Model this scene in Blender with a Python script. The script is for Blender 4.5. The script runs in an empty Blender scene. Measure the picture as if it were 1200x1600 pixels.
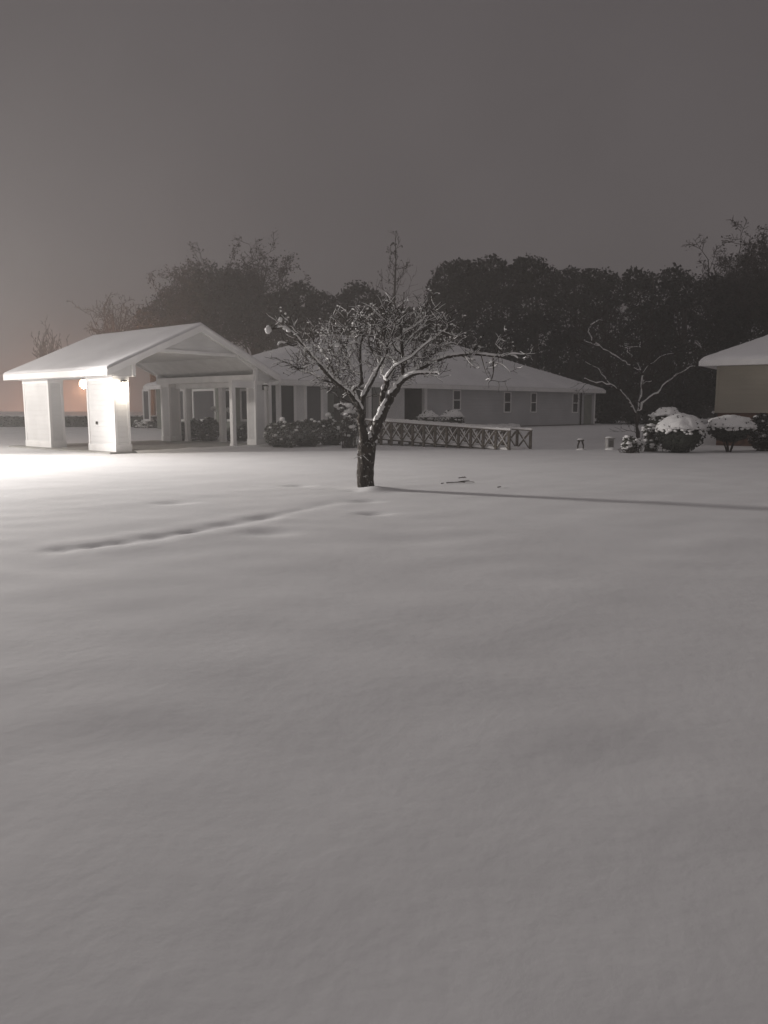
import bpy, math, random
import numpy as np
from math import sin, cos, pi, radians
from mathutils import Vector, noise as mnoise

S = bpy.context.scene
COL = S.collection
random.seed(7)

# ------------------------------------------------------------------ camera
F, TH, CZ = 1177.0, 0.1366, 1.6
cd = bpy.data.cameras.new('camera')
cam = bpy.data.objects.new('camera', cd)
COL.objects.link(cam)
cam.location = (0, 0, CZ)
cam.rotation_euler = (pi/2 - TH, 0, 0)
cd.sensor_fit = 'VERTICAL'; cd.sensor_height = 36.0; cd.lens = 36.0*F/1600
cd.clip_end = 2000
S.camera = cam
S.render.resolution_x, S.render.resolution_y = 768, 1024

# ------------------------------------------------------------------ night sky
W = bpy.data.worlds.new('World'); S.world = W; W.use_nodes = True
nt = W.node_tree; nt.nodes.clear()
def wn(t, **k):
    n = nt.nodes.new(t)
    for a, b in k.items(): setattr(n, a, b)
    return n
out = wn('ShaderNodeOutputWorld'); bg = wn('ShaderNodeBackground')
tc = wn('ShaderNodeTexCoord'); sep = wn('ShaderNodeSeparateXYZ')
nt.links.new(tc.outputs['Generated'], sep.inputs[0])
ramp = wn('ShaderNodeValToRGB')                      # overcast cloud lit by the town: by elevation
e = ramp.color_ramp.elements
e[0].position = 0.0; e[0].color = (.112, .102, .102, 1)
e[1].position = 1.0; e[1].color = (.120, .111, .113, 1)
for p, c in ((.15, (.110, .098, .099, 1)), (.45, (.095, .0845, .087, 1)), (.62, (.102, .091, .094, 1))):
    k = e.new(p); k.color = c
nt.links.new(sep.outputs['Z'], ramp.inputs[0])
# warm town glow low in one compass direction
dot = wn('ShaderNodeVectorMath', operation='DOT_PRODUCT'); dot.inputs[1].default_value = (-.57, .82, 0.0)
nt.links.new(tc.outputs['Generated'], dot.inputs[0])
pw = wn('ShaderNodeMath', operation='POWER', use_clamp=True); pw.inputs[1].default_value = 14
mx0 = wn('ShaderNodeMath', operation='MAXIMUM'); mx0.inputs[1].default_value = 0
nt.links.new(dot.outputs['Value'], mx0.inputs[0]); nt.links.new(mx0.outputs[0], pw.inputs[0])
glow = wn('ShaderNodeMix', data_type='RGBA', blend_type='ADD', clamp_factor=False)
glow.inputs['B'].default_value = (.040, .036, .034, 1)
lo = wn('ShaderNodeMath', operation='SUBTRACT', use_clamp=True); lo.inputs[0].default_value = 1; nt.links.new(sep.outputs['Z'], lo.inputs[1])
lp = wn('ShaderNodeMath', operation='POWER'); lp.inputs[1].default_value = 6; nt.links.new(lo.outputs[0], lp.inputs[0])
gm = wn('ShaderNodeMath', operation='MULTIPLY'); nt.links.new(lp.outputs[0], gm.inputs[0]); nt.links.new(pw.outputs[0], gm.inputs[1])
nt.links.new(gm.outputs[0], glow.inputs['Factor']); nt.links.new(ramp.outputs[0], glow.inputs['A'])
# orange town glow hugging the horizon behind the street lamp
d2 = wn('ShaderNodeVectorMath', operation='DOT_PRODUCT'); d2.inputs[1].default_value = (-.40, .916, 0.0); nt.links.new(tc.outputs['Generated'], d2.inputs[0])
m2 = wn('ShaderNodeMath', operation='MAXIMUM'); m2.inputs[1].default_value = 0; nt.links.new(d2.outputs['Value'], m2.inputs[0])
p2 = wn('ShaderNodeMath', operation='POWER'); p2.inputs[1].default_value = 330; nt.links.new(m2.outputs[0], p2.inputs[0])
l2 = wn('ShaderNodeMath', operation='POWER'); l2.inputs[1].default_value = 15; nt.links.new(lo.outputs[0], l2.inputs[0])
g2 = wn('ShaderNodeMath', operation='MULTIPLY'); nt.links.new(p2.outputs[0], g2.inputs[0]); nt.links.new(l2.outputs[0], g2.inputs[1])
glow2 = wn('ShaderNodeMix', data_type='RGBA', blend_type='ADD', clamp_factor=False); glow2.inputs['B'].default_value = (.66, .33, .23, 1)
nt.links.new(g2.outputs[0], glow2.inputs['Factor']); nt.links.new(glow.outputs['Result'], glow2.inputs['A'])
# extra sky brightness added behind the viewer to light the camera-facing walls
d3 = wn('ShaderNodeVectorMath', operation='DOT_PRODUCT'); d3.inputs[1].default_value = (-.25, -.97, 0.0); nt.links.new(tc.outputs['Generated'], d3.inputs[0])
m3 = wn('ShaderNodeMath', operation='MAXIMUM'); m3.inputs[1].default_value = 0; nt.links.new(d3.outputs['Value'], m3.inputs[0])
l3 = wn('ShaderNodeMath', operation='POWER'); l3.inputs[1].default_value = 2.5; nt.links.new(lo.outputs[0], l3.inputs[0])
g3 = wn('ShaderNodeMath', operation='MULTIPLY'); nt.links.new(m3.outputs[0], g3.inputs[0]); nt.links.new(l3.outputs[0], g3.inputs[1])
glow3 = wn('ShaderNodeMix', data_type='RGBA', blend_type='ADD', clamp_factor=False); glow3.inputs['B'].default_value = (.24, .224, .226, 1)
nt.links.new(g3.outputs[0], glow3.inputs['Factor']); nt.links.new(glow2.outputs['Result'], glow3.inputs['A'])
# faint cloud mottling
nz = wn('ShaderNodeTexNoise'); nz.inputs['Scale'].default_value = 3.0; nz.inputs['Detail'].default_value = 3
nt.links.new(tc.outputs['Generated'], nz.inputs['Vector'])
mr = wn('ShaderNodeMapRange'); mr.inputs['To Min'].default_value = .93; mr.inputs['To Max'].default_value = 1.07
mr.inputs['From Min'].default_value = .3; mr.inputs['From Max'].default_value = .7
nt.links.new(nz.outputs['Fac'], mr.inputs['Value'])
mul = wn('ShaderNodeVectorMath', operation='SCALE')
nt.links.new(glow3.outputs['Result'], mul.inputs[0]); nt.links.new(mr.outputs[0], mul.inputs['Scale'])
nt.links.new(mul.outputs[0], bg.inputs['Color']); bg.inputs['Strength'].default_value = 1.0
nt.links.new(bg.outputs[0], out.inputs[0])

def light(name, kind, loc, energy, col, **k):
    l = bpy.data.lights.new(name, kind); l.energy = energy; l.color = col
    for a, b in k.items(): setattr(l, a, b)
    o = bpy.data.objects.new(name, l); COL.objects.link(o); o.location = loc
    return o
sun = light('sky_light', 'SUN', (0, 0, 40), 0.165, (1, .965, .97), angle=radians(100))
sun.rotation_euler = (radians(14), radians(-22), 0)   # broad glow of the cloud deck

S.view_settings.view_transform = 'Standard'; S.view_settings.look = 'None'
S.view_settings.exposure = 0.0; S.view_settings.gamma = 1.0
S.view_settings.use_curve_mapping = False
S.cycles.use_denoising = True
S.cycles.max_bounces = 6; S.cycles.volume_bounces = 0
S.cycles.sample_clamp_indirect = 3.0

# ------------------------------------------------------------------ helpers
def ray(px, py):
    dx, dy = (px-600)/F, (800-py)/F
    return np.array([dx, cos(TH)+dy*sin(TH), -sin(TH)+dy*cos(TH)])
def at(px, py, Y):
    d = ray(px, py); t = Y/d[1]
    return np.array([d[0]*t, Y, CZ+d[2]*t])
def xat(px, Y, z=0.0):
    """world x of pixel column px at distance Y, height z"""
    d = Y*cos(TH)-(z-CZ)*sin(TH)
    return (px-600)/F*d

def smooth(t): t = np.clip(t, 0, 1); return t*t*(3-2*t)
TR = [(-3.95, 8.3), (-3.5, 8.55), (-3.0, 9.0), (-2.45, 9.75), (-1.75, 10.9), (-.95, 12.5), (-.7, 13.0)]
def seg_d(x, y, pts):
    best = np.full(np.shape(x), 1e9); tt = np.zeros(np.shape(x))
    n = len(pts)-1
    for i in range(n):
        ax, ay = pts[i]; bx, by = pts[i+1]
        vx, vy = bx-ax, by-ay; L2 = vx*vx+vy*vy
        t = np.clip(((x-ax)*vx+(y-ay)*vy)/L2, 0, 1)
        d = np.hypot(x-ax-t*vx, y-ay-t*vy)
        m = d < best
        best = np.where(m, d, best); tt = np.where(m, (i+t)/n, tt)
    return best, tt
def gz(x, y):
    x = np.asarray(x, float); y = np.asarray(y, float)
    z = .40*smooth((y-34)/14)
    z = z + .10*np.sin(x*.11+.6)*np.sin(y*.09+1.1)*smooth((y-3)/10)*(1-smooth((y-20)/6))*.6
    n = (.012*np.sin(1.9*x+.7*np.sin(1.1*y))*np.sin(2.3*y+1.3*np.sin(.8*x))
         + .010*np.sin(.8*x+1.3)*np.sin(3.4*y+.5*np.sin(1.7*x))
         + .006*np.sin(4.1*x+1.1*y)*np.sin(5.3*y-.9*x+1.0)
         + .005*np.sin(2.6*x+9.3*y+np.sin(3*x))*np.sin(.9*y+1.4*x)+.004*np.sin(7.3*y+1.9*np.sin(2.1*x+1))
         + .018*np.sin(.55*x-.4*y+.3)*np.sin(.9*y+.35*x))
    z = z + n*(.36-.06*smooth((y-18)/10))
    d, t = seg_d(x, y, TR)                              # trodden trough
    w = .17+.05*np.sin(t*23)
    w = w*.8; dep = (.025+.006*np.sin(t*31)+.008*np.sin(t*67+1))*smooth(t*9)*(1-.8*smooth((t-.55)/.45))
    z = z - dep*np.exp(-(d/w)**2) + .25*dep*np.exp(-((d-.42)/.2)**2)
    for hx, hy, hr, hh in ((-.30, 12.9, .25, -.035), (-.15, 11.3, .22, -.04), (-1.8, 15.6, .25, -.04), (-3.6, 12.7, .3, -.03),
                           (-1.5, 9.6, .35, -.035), (-.55, 14.45, .2, -.03), (-.15, 14.55, .32, .055), (.35, 9.0, .5, -.02)):
        z = z + hh*np.exp(-((x-hx)**2+(y-hy)**2*1.6)/hr**2)
    z = z + .04*np.exp(-(((x+.32)**2+(y-14.8)**2)/.45**2))
    return z
def gzf(x, y): return float(gz(x, y))

class MB:
    """collects vertices and faces, built as one mesh object"""
    def __init__(s): s.v = []; s.f = []; s.n = 0
    def add(s, v, f):
        v = np.asarray(v, float).reshape(-1, 3)
        s.v.append(v); s.f.extend([tuple(int(i)+s.n for i in q) for q in f]); s.n += len(v)
    def box(s, x0, x1, y0, y1, z0, z1):
        s.add([(x0,y0,z0),(x1,y0,z0),(x1,y1,z0),(x0,y1,z0),(x0,y0,z1),(x1,y0,z1),(x1,y1,z1),(x0,y1,z1)],
              [(0,3,2,1),(4,5,6,7),(0,1,5,4),(1,2,6,5),(2,3,7,6),(3,0,4,7)])
    def slab(s, poly, off):
        """closed prism: polygon (3-D points) pushed along the vector off"""
        p = np.asarray(poly, float); n = len(p); o = np.asarray(off, float)
        f = [tuple(range(n)), tuple(range(2*n-1, n-1, -1))]
        f += [(i, i+n, (i+1) % n+n, (i+1) % n) for i in range(n)]
        s.add(np.vstack([p, p+o]), f)
    def tube(s, pts, rad, k=6, cap=True):
        pts = np.asarray(pts, float); m = len(pts)
        rad = np.broadcast_to(np.asarray(rad, float), (m,))
        t = np.gradient(pts, axis=0); t /= np.linalg.norm(t, axis=1)[:, None]+1e-9
        ref = np.array([0, 0, 1.]) if abs(t[0][2]) < .8 else np.array([1., 0, 0])
        V = []
        for i in range(m):
            a = np.cross(t[i], ref); a /= np.linalg.norm(a)+1e-9; b = np.cross(t[i], a); ref = np.cross(a, t[i])
            ang = np.arange(k)*2*pi/k
            V.append(pts[i]+rad[i]*(np.cos(ang)[:, None]*a+np.sin(ang)[:, None]*b))
        f = [(i*k+j, i*k+(j+1) % k, (i+1)*k+(j+1) % k, (i+1)*k+j) for i in range(m-1) for j in range(k)]
        if cap: f += [tuple(range(k-1, -1, -1)), tuple((m-1)*k+j for j in range(k))]
        s.add(np.vstack(V), f)
    def quads(s, c, a, b):
        """many leaf faces at centres c, spanned by half vectors a, b"""
        n = len(c)
        v = np.empty((n, 4, 3)); v[:, 0] = c-a; v[:, 1] = c-b*.7; v[:, 2] = c+a; v[:, 3] = c+b*.7
        i = np.arange(n)[:, None]*4+np.arange(4)+s.n
        s.v.append(v.reshape(-1, 3)); s.f.extend(map(tuple, i.tolist())); s.n += 4*n
    def build(s, name, mat, parent=None, shade=False):
        me = bpy.data.meshes.new(name)
        me.from_pydata(np.vstack(s.v).tolist(), [], s.f); me.update()
        if shade: me.polygons.foreach_set('use_smooth', [True]*len(me.polygons))
        me.materials.append(mat)
        o = bpy.data.objects.new(name, me); COL.objects.link(o)
        if parent is not None: o.parent = parent
        return o
def tag(o, label, cat, group=None):
    o['label'] = label; o['category'] = cat
    if group: o['group'] = group
    return o
def empty(name, loc, rz=0.0):
    o = bpy.data.objects.new(name, None); COL.objects.link(o)
    o.location = loc; o.rotation_euler = (0, 0, rz); o.empty_display_size = .3
    return o
def lumpy(mb, c, r, seed, sub=12, amp=.12, zmin=-1.0, freq=2.2):
    """noisy ellipsoid (or its top, cut at zmin of its half height)"""
    V = []; f = []; nu = sub*2; nv = sub
    for j in range(nv+1):
        ph = -pi/2+pi*j/nv
        for i in range(nu):
            th = 2*pi*i/nu
            d = Vector((cos(th)*cos(ph), sin(th)*cos(ph), sin(ph)))
            k = 1+amp*mnoise.noise(d*freq+Vector((seed, seed*1.7, 0)))*1.6
            z = max(d.z, zmin+.06*mnoise.noise(d*6+Vector((seed, 0, 0))))
            V.append((c[0]+d.x*r[0]*k, c[1]+d.y*r[1]*k, c[2]+z*r[2]*k))
    for j in range(nv):
        for i in range(nu):
            f.append((j*nu+i, j*nu+(i+1) % nu, (j+1)*nu+(i+1) % nu, (j+1)*nu+i))
    mb.add(V, f)

# ------------------------------------------------------------------ materials
def mat(name, col, rough=.8, var=.0, vscale=3.0, bump=0.0, bscale=20.0, spec=.3, siding=0, stretch=None, emit=None, estr=0, col2=None, metal=0):
    m = bpy.data.materials.new(name); m.use_nodes = True
    t = m.node_tree; b = t.nodes['Principled BSDF']
    N = lambda ty: t.nodes.new(ty); L = t.links.new
    b.inputs['Base Color'].default_value = (*col, 1); b.inputs['Roughness'].default_value = rough
    b.inputs['Specular IOR Level'].default_value = spec; b.inputs['Metallic'].default_value = metal
    tcn = N('ShaderNodeTexCoord'); vec = tcn.outputs['Object']
    if stretch:
        mp = N('ShaderNodeMapping'); mp.inputs['Scale'].default_value = stretch; L(vec, mp.inputs[0]); vec = mp.outputs[0]
    if var:
        n = N('ShaderNodeTexNoise'); n.inputs['Scale'].default_value = vscale; n.inputs['Detail'].default_value = 5
        L(vec, n.inputs['Vector'])
        r = N('ShaderNodeValToRGB'); q = r.color_ramp.elements
        q[0].position = .35; q[1].position = .65
        c2 = col2 or tuple(min(1, x*(1+var)) for x in col); c1 = tuple(x*(1-var) for x in col)
        q[0].color = (*c1, 1); q[1].color = (*c2, 1)
        L(n.outputs['Fac'], r.inputs[0]); L(r.outputs[0], b.inputs['Base Color'])
    nrm = None
    if siding:
        s = N('ShaderNodeSeparateXYZ'); L(tcn.outputs['Object'], s.inputs[0])
        mu = N('ShaderNodeMath'); mu.operation = 'MULTIPLY'; mu.inputs[1].default_value = 1/siding; L(s.outputs['Z'], mu.inputs[0])
        fr = N('ShaderNodeMath'); fr.operation = 'FRACT'; L(mu.outputs[0], fr.inputs[0])
        bp = N('ShaderNodeBump'); bp.inputs['Strength'].default_value = .8; bp.inputs['Distance'].default_value = .03; bp.invert = True
        L(fr.outputs[0], bp.inputs['Height']); nrm = bp.outputs[0]
    if bump:
        n2 = N('ShaderNodeTexNoise'); n2.inputs['Scale'].default_value = bscale; n2.inputs['Detail'].default_value = 6
        L(vec, n2.inputs['Vector'])
        bp2 = N('ShaderNodeBump'); bp2.inputs['Strength'].default_value = bump; bp2.inputs['Distance'].default_value = .05
        L(n2.outputs['Fac'], bp2.inputs['Height'])
        if nrm is not None: L(nrm, bp2.inputs['Normal'])
        nrm = bp2.outputs[0]
    if nrm is not None: L(nrm, b.inputs['Normal'])
    if emit:
        b.inputs['Emission Color'].default_value = (*emit, 1); b.inputs['Emission Strength'].default_value = estr
    return m
M = dict(
    snow=mat('snow', (.80, .79, .79), .9, var=.03, vscale=.8, bump=.055, bscale=8, spec=.15),
    snow_roof=mat('roof_snow', (.80, .79, .80), .9, var=.04, vscale=.6, bump=.25, bscale=3, spec=.1),
    snow_clump=mat('clinging_snow', (.82, .81, .80), .9, bump=.4, bscale=12, spec=.1),
    white=mat('white_paint', (.84, .83, .82), .6, var=.05, vscale=2, bump=.08, bscale=40, stretch=(1, 1, .3)),
    panel=mat('white_siding', (.71, .705, .70), .65, var=.06, vscale=1.2, siding=.19),
    soffit=mat('soffit_board', (.60, .59, .58), .7, var=.07, vscale=2.5, bump=.1, bscale=15),
    siding=mat('grey_siding', (.50, .50, .51), .7, var=.08, vscale=.7, siding=.17),
    tan=mat('tan_siding', (.37, .34, .28), .7, var=.06, vscale=.8, siding=.2),
    brick=mat('dark_brick', (.13, .07, .05), .9, var=.3, vscale=9, bump=.4, bscale=14),
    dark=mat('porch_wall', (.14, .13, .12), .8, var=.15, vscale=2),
    green=mat('grey_green_wall', (.26, .27, .24), .7, var=.1, vscale=2),
    found=mat('foundation', (.22, .21, .20), .9, var=.2, vscale=4, bump=.3),
    glass=mat('window_glass', (.025, .027, .03), .12, spec=.5),
    blind=mat('window_blind', (.13, .125, .13), .5, siding=.05),
    bark=mat('bark', (.042, .033, .027), .95, var=.45, vscale=14, bump=1.0, bscale=30, stretch=(1, 1, .35)),
    barkf=mat('far_bark', (.055, .045, .04), .95, var=.2, vscale=3),
    leafdk=mat('evergreen_leaves', (.026, .028, .022), .8, var=.4, vscale=.5),
    leafbr=mat('brown_leaves', (.045, .039, .034), .8, var=.4, vscale=.6),
    leafgrey=mat('frosted_leaves', (.10, .095, .08), .8, var=.5, vscale=7),
    leafmid=mat('shrub_leaves', (.05, .052, .036), .75, var=.45, vscale=6),
    wood=mat('weathered_wood', (.14, .12, .10), .85, var=.3, vscale=8, bump=.4, bscale=25, stretch=(1, 1, 4)),
    metal=mat('lamp_metal', (.06, .055, .05), .5, metal=.6),
    concrete=mat('concrete', (.34, .33, .31), .9, var=.15, vscale=1.5, bump=.3, bscale=10),
    sign=mat('sign_board', (.42, .41, .40), .7, var=.1),
)
M['lamp'] = mat('lit_glass', (.9, .85, .75), .3, emit=(1, .90, .74), estr=30)
M['sodium'] = mat('orange_lit_glass', (.9, .6, .4), .3, emit=(1, .72, .48), estr=14)
# trunk bark with lichen-like snow specks stuck to it
def speck_bark():
    m = mat('snow_specked_bark', (.040, .032, .026), .95, var=.4, vscale=14, bump=1.0, bscale=26, stretch=(1, 1, .4))
    t = m.node_tree; b = t.nodes['Principled BSDF']
    tcn = t.nodes.new('ShaderNodeTexCoord'); n = t.nodes.new('ShaderNodeTexNoise'); n.inputs['Scale'].default_value = 17; n.inputs['Detail'].default_value = 4
    t.links.new(tcn.outputs['Object'], n.inputs['Vector'])
    r = t.nodes.new('ShaderNodeValToRGB'); r.color_ramp.elements[0].position = .60; r.color_ramp.elements[1].position = .66
    t.links.new(n.outputs['Fac'], r.inputs[0])
    mx = t.nodes.new('ShaderNodeMix'); mx.data_type = 'RGBA'
    old = b.inputs['Base Color'].links[0].from_socket
    t.links.new(r.outputs[0], mx.inputs['Factor']); t.links.new(old, mx.inputs['A']); mx.inputs['B'].default_value = (.36, .35, .33, 1)
    t.links.new(mx.outputs['Result'], b.inputs['Base Color'])
    return m
M['trunk'] = speck_bark()

# ------------------------------------------------------------------ ground
def ground():
    xs = np.concatenate([-np.geomspace(260, 13, 50), np.arange(-12.9, 12.95, .11), np.geomspace(13, 260, 50)])
    ys = np.concatenate([np.linspace(-30, .6, 20), np.arange(.8, 19, .09), np.arange(19, 60, .45), np.geomspace(60, 300, 40)])
    X, Y = np.meshgrid(xs, ys); Z = gz(X, Y)
    nx, ny = len(xs), len(ys)
    v = np.stack([X, Y, Z], -1).reshape(-1, 3)
    i = np.arange(nx*ny).reshape(ny, nx)
    f = np.stack([i[:-1, :-1], i[:-1, 1:], i[1:, 1:], i[1:, :-1]], -1).reshape(-1, 4)
    me = bpy.data.meshes.new('snow_ground'); me.from_pydata(v.tolist(), [], f.tolist()); me.update()
    me.polygons.foreach_set('use_smooth', [True]*len(me.polygons)); me.materials.append(M['snow'])
    o = bpy.data.objects.new('snow_ground', me); COL.objects.link(o); o['kind'] = 'structure'
ground()

# ------------------------------------------------------------------ carport
AZ = .6864; CX, CY = -9.55, 26.41
CW, CD, ZE, ZR = 8.05, 7.75, 2.98, 4.78
RZ = pi/2-AZ
cu = np.array([sin(AZ), cos(AZ), 0]); cw = np.array([-cos(AZ), sin(AZ), 0]); C0 = np.array([CX, CY, 0.])
def cp_world(a, b, z): return C0+a*cu+b*cw+np.array([0, 0, z])
def cp_hit(px, py, b=None, a=None):
    """local (a, b, z) where the pixel's ray meets the carport plane of constant b (or a)"""
    d = ray(px, py); o = np.array([0, 0, CZ])-C0
    if b is not None: t = (b-o@cw)/(d@cw)
    else: t = (a-o@cu)/(d@cu)
    p = o+t*d; return p@cu, p@cw, p[2]
def pier(root, name, a0, a1, b0, b1, z1, trim=.10):
    m = MB(); m.box(a0, a1, b0, b1, -.1, z1); p = m.build(name, M['panel'], root)
    e = .018
    for aa in (a0-e, a1-trim+e):
        for bb in (b0-e, b1-trim+e):
            t = MB(); t.box(aa, aa+trim, bb, bb+trim, .30, z1-.14); t.build('corner_board', M['white'], p)
    t = MB(); t.box(a0-.035, a1+.035, b0-.035, b1+.035, -.1, .302); t.build('base_board', M['white'], p)
    t = MB(); t.box(a0-.03, a1+.03, b0-.03, b1+.03, z1-.142, z1); t.build('cap_board', M['white'], p)
    return p
def carport():
    R = empty('carport', (CX, CY, 0), RZ)
    tag(R, 'white gabled carport with snowy roof and square piers, a lamp glowing on it', 'carport')
    mid = CW/2; th = .16
    # roof deck, one slab per slope
    r = MB()
    r.slab([(0, 0, ZE), (mid, 0, ZR), (mid, CD, ZR), (0, CD, ZE)], (0, 0, -th))
    r.slab([(CW, 0, ZE), (CW, CD, ZE), (mid+.002, CD, ZR), (mid+.002, 0, ZR)], (0, 0, -th))
    r.build('roof', M['soffit'], R)
    # snow blanket
    s = MB()
    def sh(a, b, k):
        base = ZE+(ZR-ZE)*(1-abs(a-mid)/mid)
        edge = min(a+.04, CW+.04-a, b+.05, CD+.05-b); roundf = min(1, max(0, edge/.07))**.5
        return base+.003 + k*roundf*(.075+.018*mnoise.noise(Vector((a*.9, b*.9, 0))))
    A = np.array([-.04, -.025, 0, .04, .1]+list(np.linspace(.2, mid-.2, 18))+[mid-.08, mid, mid+.08]+list(np.linspace(mid+.2, CW-.2, 18))+[CW-.1, CW-.04, CW, CW+.025, CW+.04])
    B = np.array([-.05, -.035, 0, .04]+list(np.linspace(.15, CD-.15, 36))+[CD-.04, CD, CD+.035, CD+.05]); nx, ny = len(A), len(B)
    V = [(a, b, sh(a, b, 1)) for b in B for a in A]+[(a, b, sh(a, b, 0)) for b in B for a in A]; n = nx*ny
    f = []
    for j in range(ny-1):
        for i in range(nx-1):
            q = j*nx+i; f.append((q, q+1, q+nx+1, q+nx)); f.append((q+n, q+nx+n, q+nx+1+n, q+1+n))
    for i in range(nx-1):
        f.append((i, i+n, i+1+n, i+1)); q = (ny-1)*nx+i; f.append((q, q+1, q+1+n, q+n))
    for j in range(ny-1):
        q = j*nx; f.append((q, q+nx, q+nx+n, q+n)); q = j*nx+nx-1; f.append((q, q+n, q+nx+n, q+nx))
    s.add(V, f); s.build('roof_snow', M['snow_roof'], R, shade=True)
    # fascia along the eaves and rakes
    fa = MB(); h = .24
    fa.box(-.035, -.003, 0, CD, ZE-h, ZE-.01); fa.box(CW+.003, CW+.035, 0, CD, ZE-h, ZE-.01)
    fa.build('fascia', M['white'], R)
    for bb in (-.04, CD+.004):
        g = MB()
        for sgn in (0, 1):
            x0 = -.035 if sgn == 0 else CW+.035; xm = mid-.001 if sgn == 0 else mid+.001
            g.slab([(x0, bb, ZE-.025), (xm, bb, ZR-.01), (xm, bb, ZR-.27), (x0, bb, ZE-h-.02)], (0, .036, 0))
        g.build('rake_board', M['white'], R)
        g = MB()   # second, smaller crown strip
        for sgn in (0, 1):
            x0 = -.035 if sgn == 0 else CW+.035; xm = mid-.001 if sgn == 0 else mid+.001
            b2 = bb-.022 if bb < 1 else bb+.038
            g.slab([(x0, b2, ZE-.03), (xm, b2, ZR-.015), (xm, b2, ZR-.10), (x0, b2, ZE-.115)], (0, .02, 0))
        g.build('crown_strip', M['white'], R)
    # gable walls with a coffered opening
    P = [cp_hit(210, 567, b=.35), cp_hit(241, 549.5, b=.35), cp_hit(371, 558, b=.35), cp_hit(397, 580, b=.35)]
    (a0, _, z0), (a1, _, z1), (a2, _, z2), (a3, _, z3) = P
    zt = (z1+z2)/2; zb = ZE-.24; zl = (z0+z3)/2
    a0 = max(a0, .9)
    slope = (ZR-ZE)/mid
    roofz = lambda a: ZE-th-.002+slope*(mid-abs(a-mid))
    print('carport opening', [tuple(round(float(x), 2) for x in p) for p in P], zt, zb)
    for bb in (.35, CD-.45):
        g = MB(); o = (0, .08, 0)
        g.slab([(.03, bb, zb), (a0, bb, zb), (a0, bb, roofz(a0)), (.03, bb, roofz(.03))], o)
        g.slab([(a0+.0005, bb, zl), (a1, bb, zt), (a1, bb, roofz(a1)), (a0+.0005, bb, roofz(a0))], o)
        g.slab([(a1+.0005, bb, zt), (a2, bb, zt), (a2, bb, roofz(a2)), (mid, bb, roofz(mid)), (a1+.0005, bb, roofz(a1))], o)
        g.slab([(a2+.0005, bb, zt), (a3, bb, zl), (a3, bb, roofz(a3)), (a2+.0005, bb, roofz(a2))], o)
        g.slab([(a3+.0005, bb, zb), (CW-.03, bb, zb), (CW-.03, bb, roofz(CW-.03)), (a3+.0005, bb, roofz(a3))], o)
        g.build('gable_wall', M['panel'], R)
        t = MB(); e = .05; b3 = bb-.045; o2 = (0, .043, 0)
        def strip(p, q, w=.12):
            p = np.array(p); q = np.array(q); d = (q-p)/np.linalg.norm(q-p); nn = np.array([-d[1], d[0]])*w
            t.slab([(p[0], b3, p[1]), (q[0], b3, q[1]), (q[0]+nn[0], b3, q[1]+nn[1]), (p[0]+nn[0], b3, p[1]+nn[1])], o2)
        strip((a0, zl), (a1, zt)); strip((a1, zt), (a2, zt)); strip((a2, zt), (a3, zl))
        t.box(a0-.14, a0, b3-.02, b3+.02, zb, zl+.10); t.box(a3, a3+.14, b3-.02, b3+.02, zb, zl+.10)
        t.build('opening_trim', M['white'], R)
    # vaulted ceiling lining between the gables
    c = MB(); y0, y1 = .43, CD-.45; k = (0, 0, .03)
    c.slab([(a0, y0, zl), (a1, y0, zt), (a1, y1, zt), (a0, y1, zl)], k)
    c.slab([(a1+.0005, y0, zt), (a2, y0, zt), (a2, y1, zt), (a1+.0005, y1, zt)], k)
    c.slab([(a2+.0005, y0, zt), (a3, y0, zl), (a3, y1, zl), (a2+.0005, y1, zt)], k)
    c.build('ceiling', M['soffit'], R)
    # side beams and level soffits
    b = MB(); b.box(a3, CW-.32, .43, CD-.45, zb-.003, zb+.27); b.build('side_beam', M['white'], R)
    b = MB(); b.box(.32, a0, .43, CD-.45, zb-.003, zb+.27); b.build('side_beam', M['white'], R)
    b = MB(); b.box(.0, .32, .04, CD-.04, zb+.02, zb+.05); b.box(CW-.32, CW, .04, CD-.04, zb+.02, zb+.05); b.build('soffit', M['soffit'], R)
    pz = zb-.004
    p = pier(R, 'pier', .49, 1.07, .47, 2.27, pz)
    m = MB(); m.box(.44, .472, 1.62, 1.70, 1.02, 1.13); m.build('outlet_box', M['metal'], p)
    pier(R, 'pier', .49, 1.07, 5.15, 7.22, pz)
    pier(R, 'pier', CW-.98, CW-.40, .47, 1.0, pz)
    pier(R, 'pier', CW-1.0, CW-.42, 6.55, 7.22, pz)
    # slim posts
    def post(a, b, w=.15):
        m = MB(); m.box(a-w/2, a+w/2, b-w/2, b+w/2, -.1, pz); q = m.build('post', M['white'], R)
        m = MB(); m.box(a-w/2-.02, a+w/2+.02, b-w/2-.02, b+w/2+.02, -.1, .16); m.build('post_base', M['white'], q)
    a, _, _ = cp_hit(365, 690, b=.6); post(a, .6, .18)
    _, b_, _ = cp_hit(294, 690, a=CW-.6); post(CW-.6, b_, .19)
    # header between the slim front post and the front pier
    m = MB(); m.box(a-.09, CW-.40, .49, .62, pz-.28, pz-.001); m.build('front_header', M['white'], R)
    m = MB(); m.box(CW-.66, CW-.5, 1.01, 6.53, pz-.22, pz-.001); m.build('side_header', M['white'], R)
    return R
carport()
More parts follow.
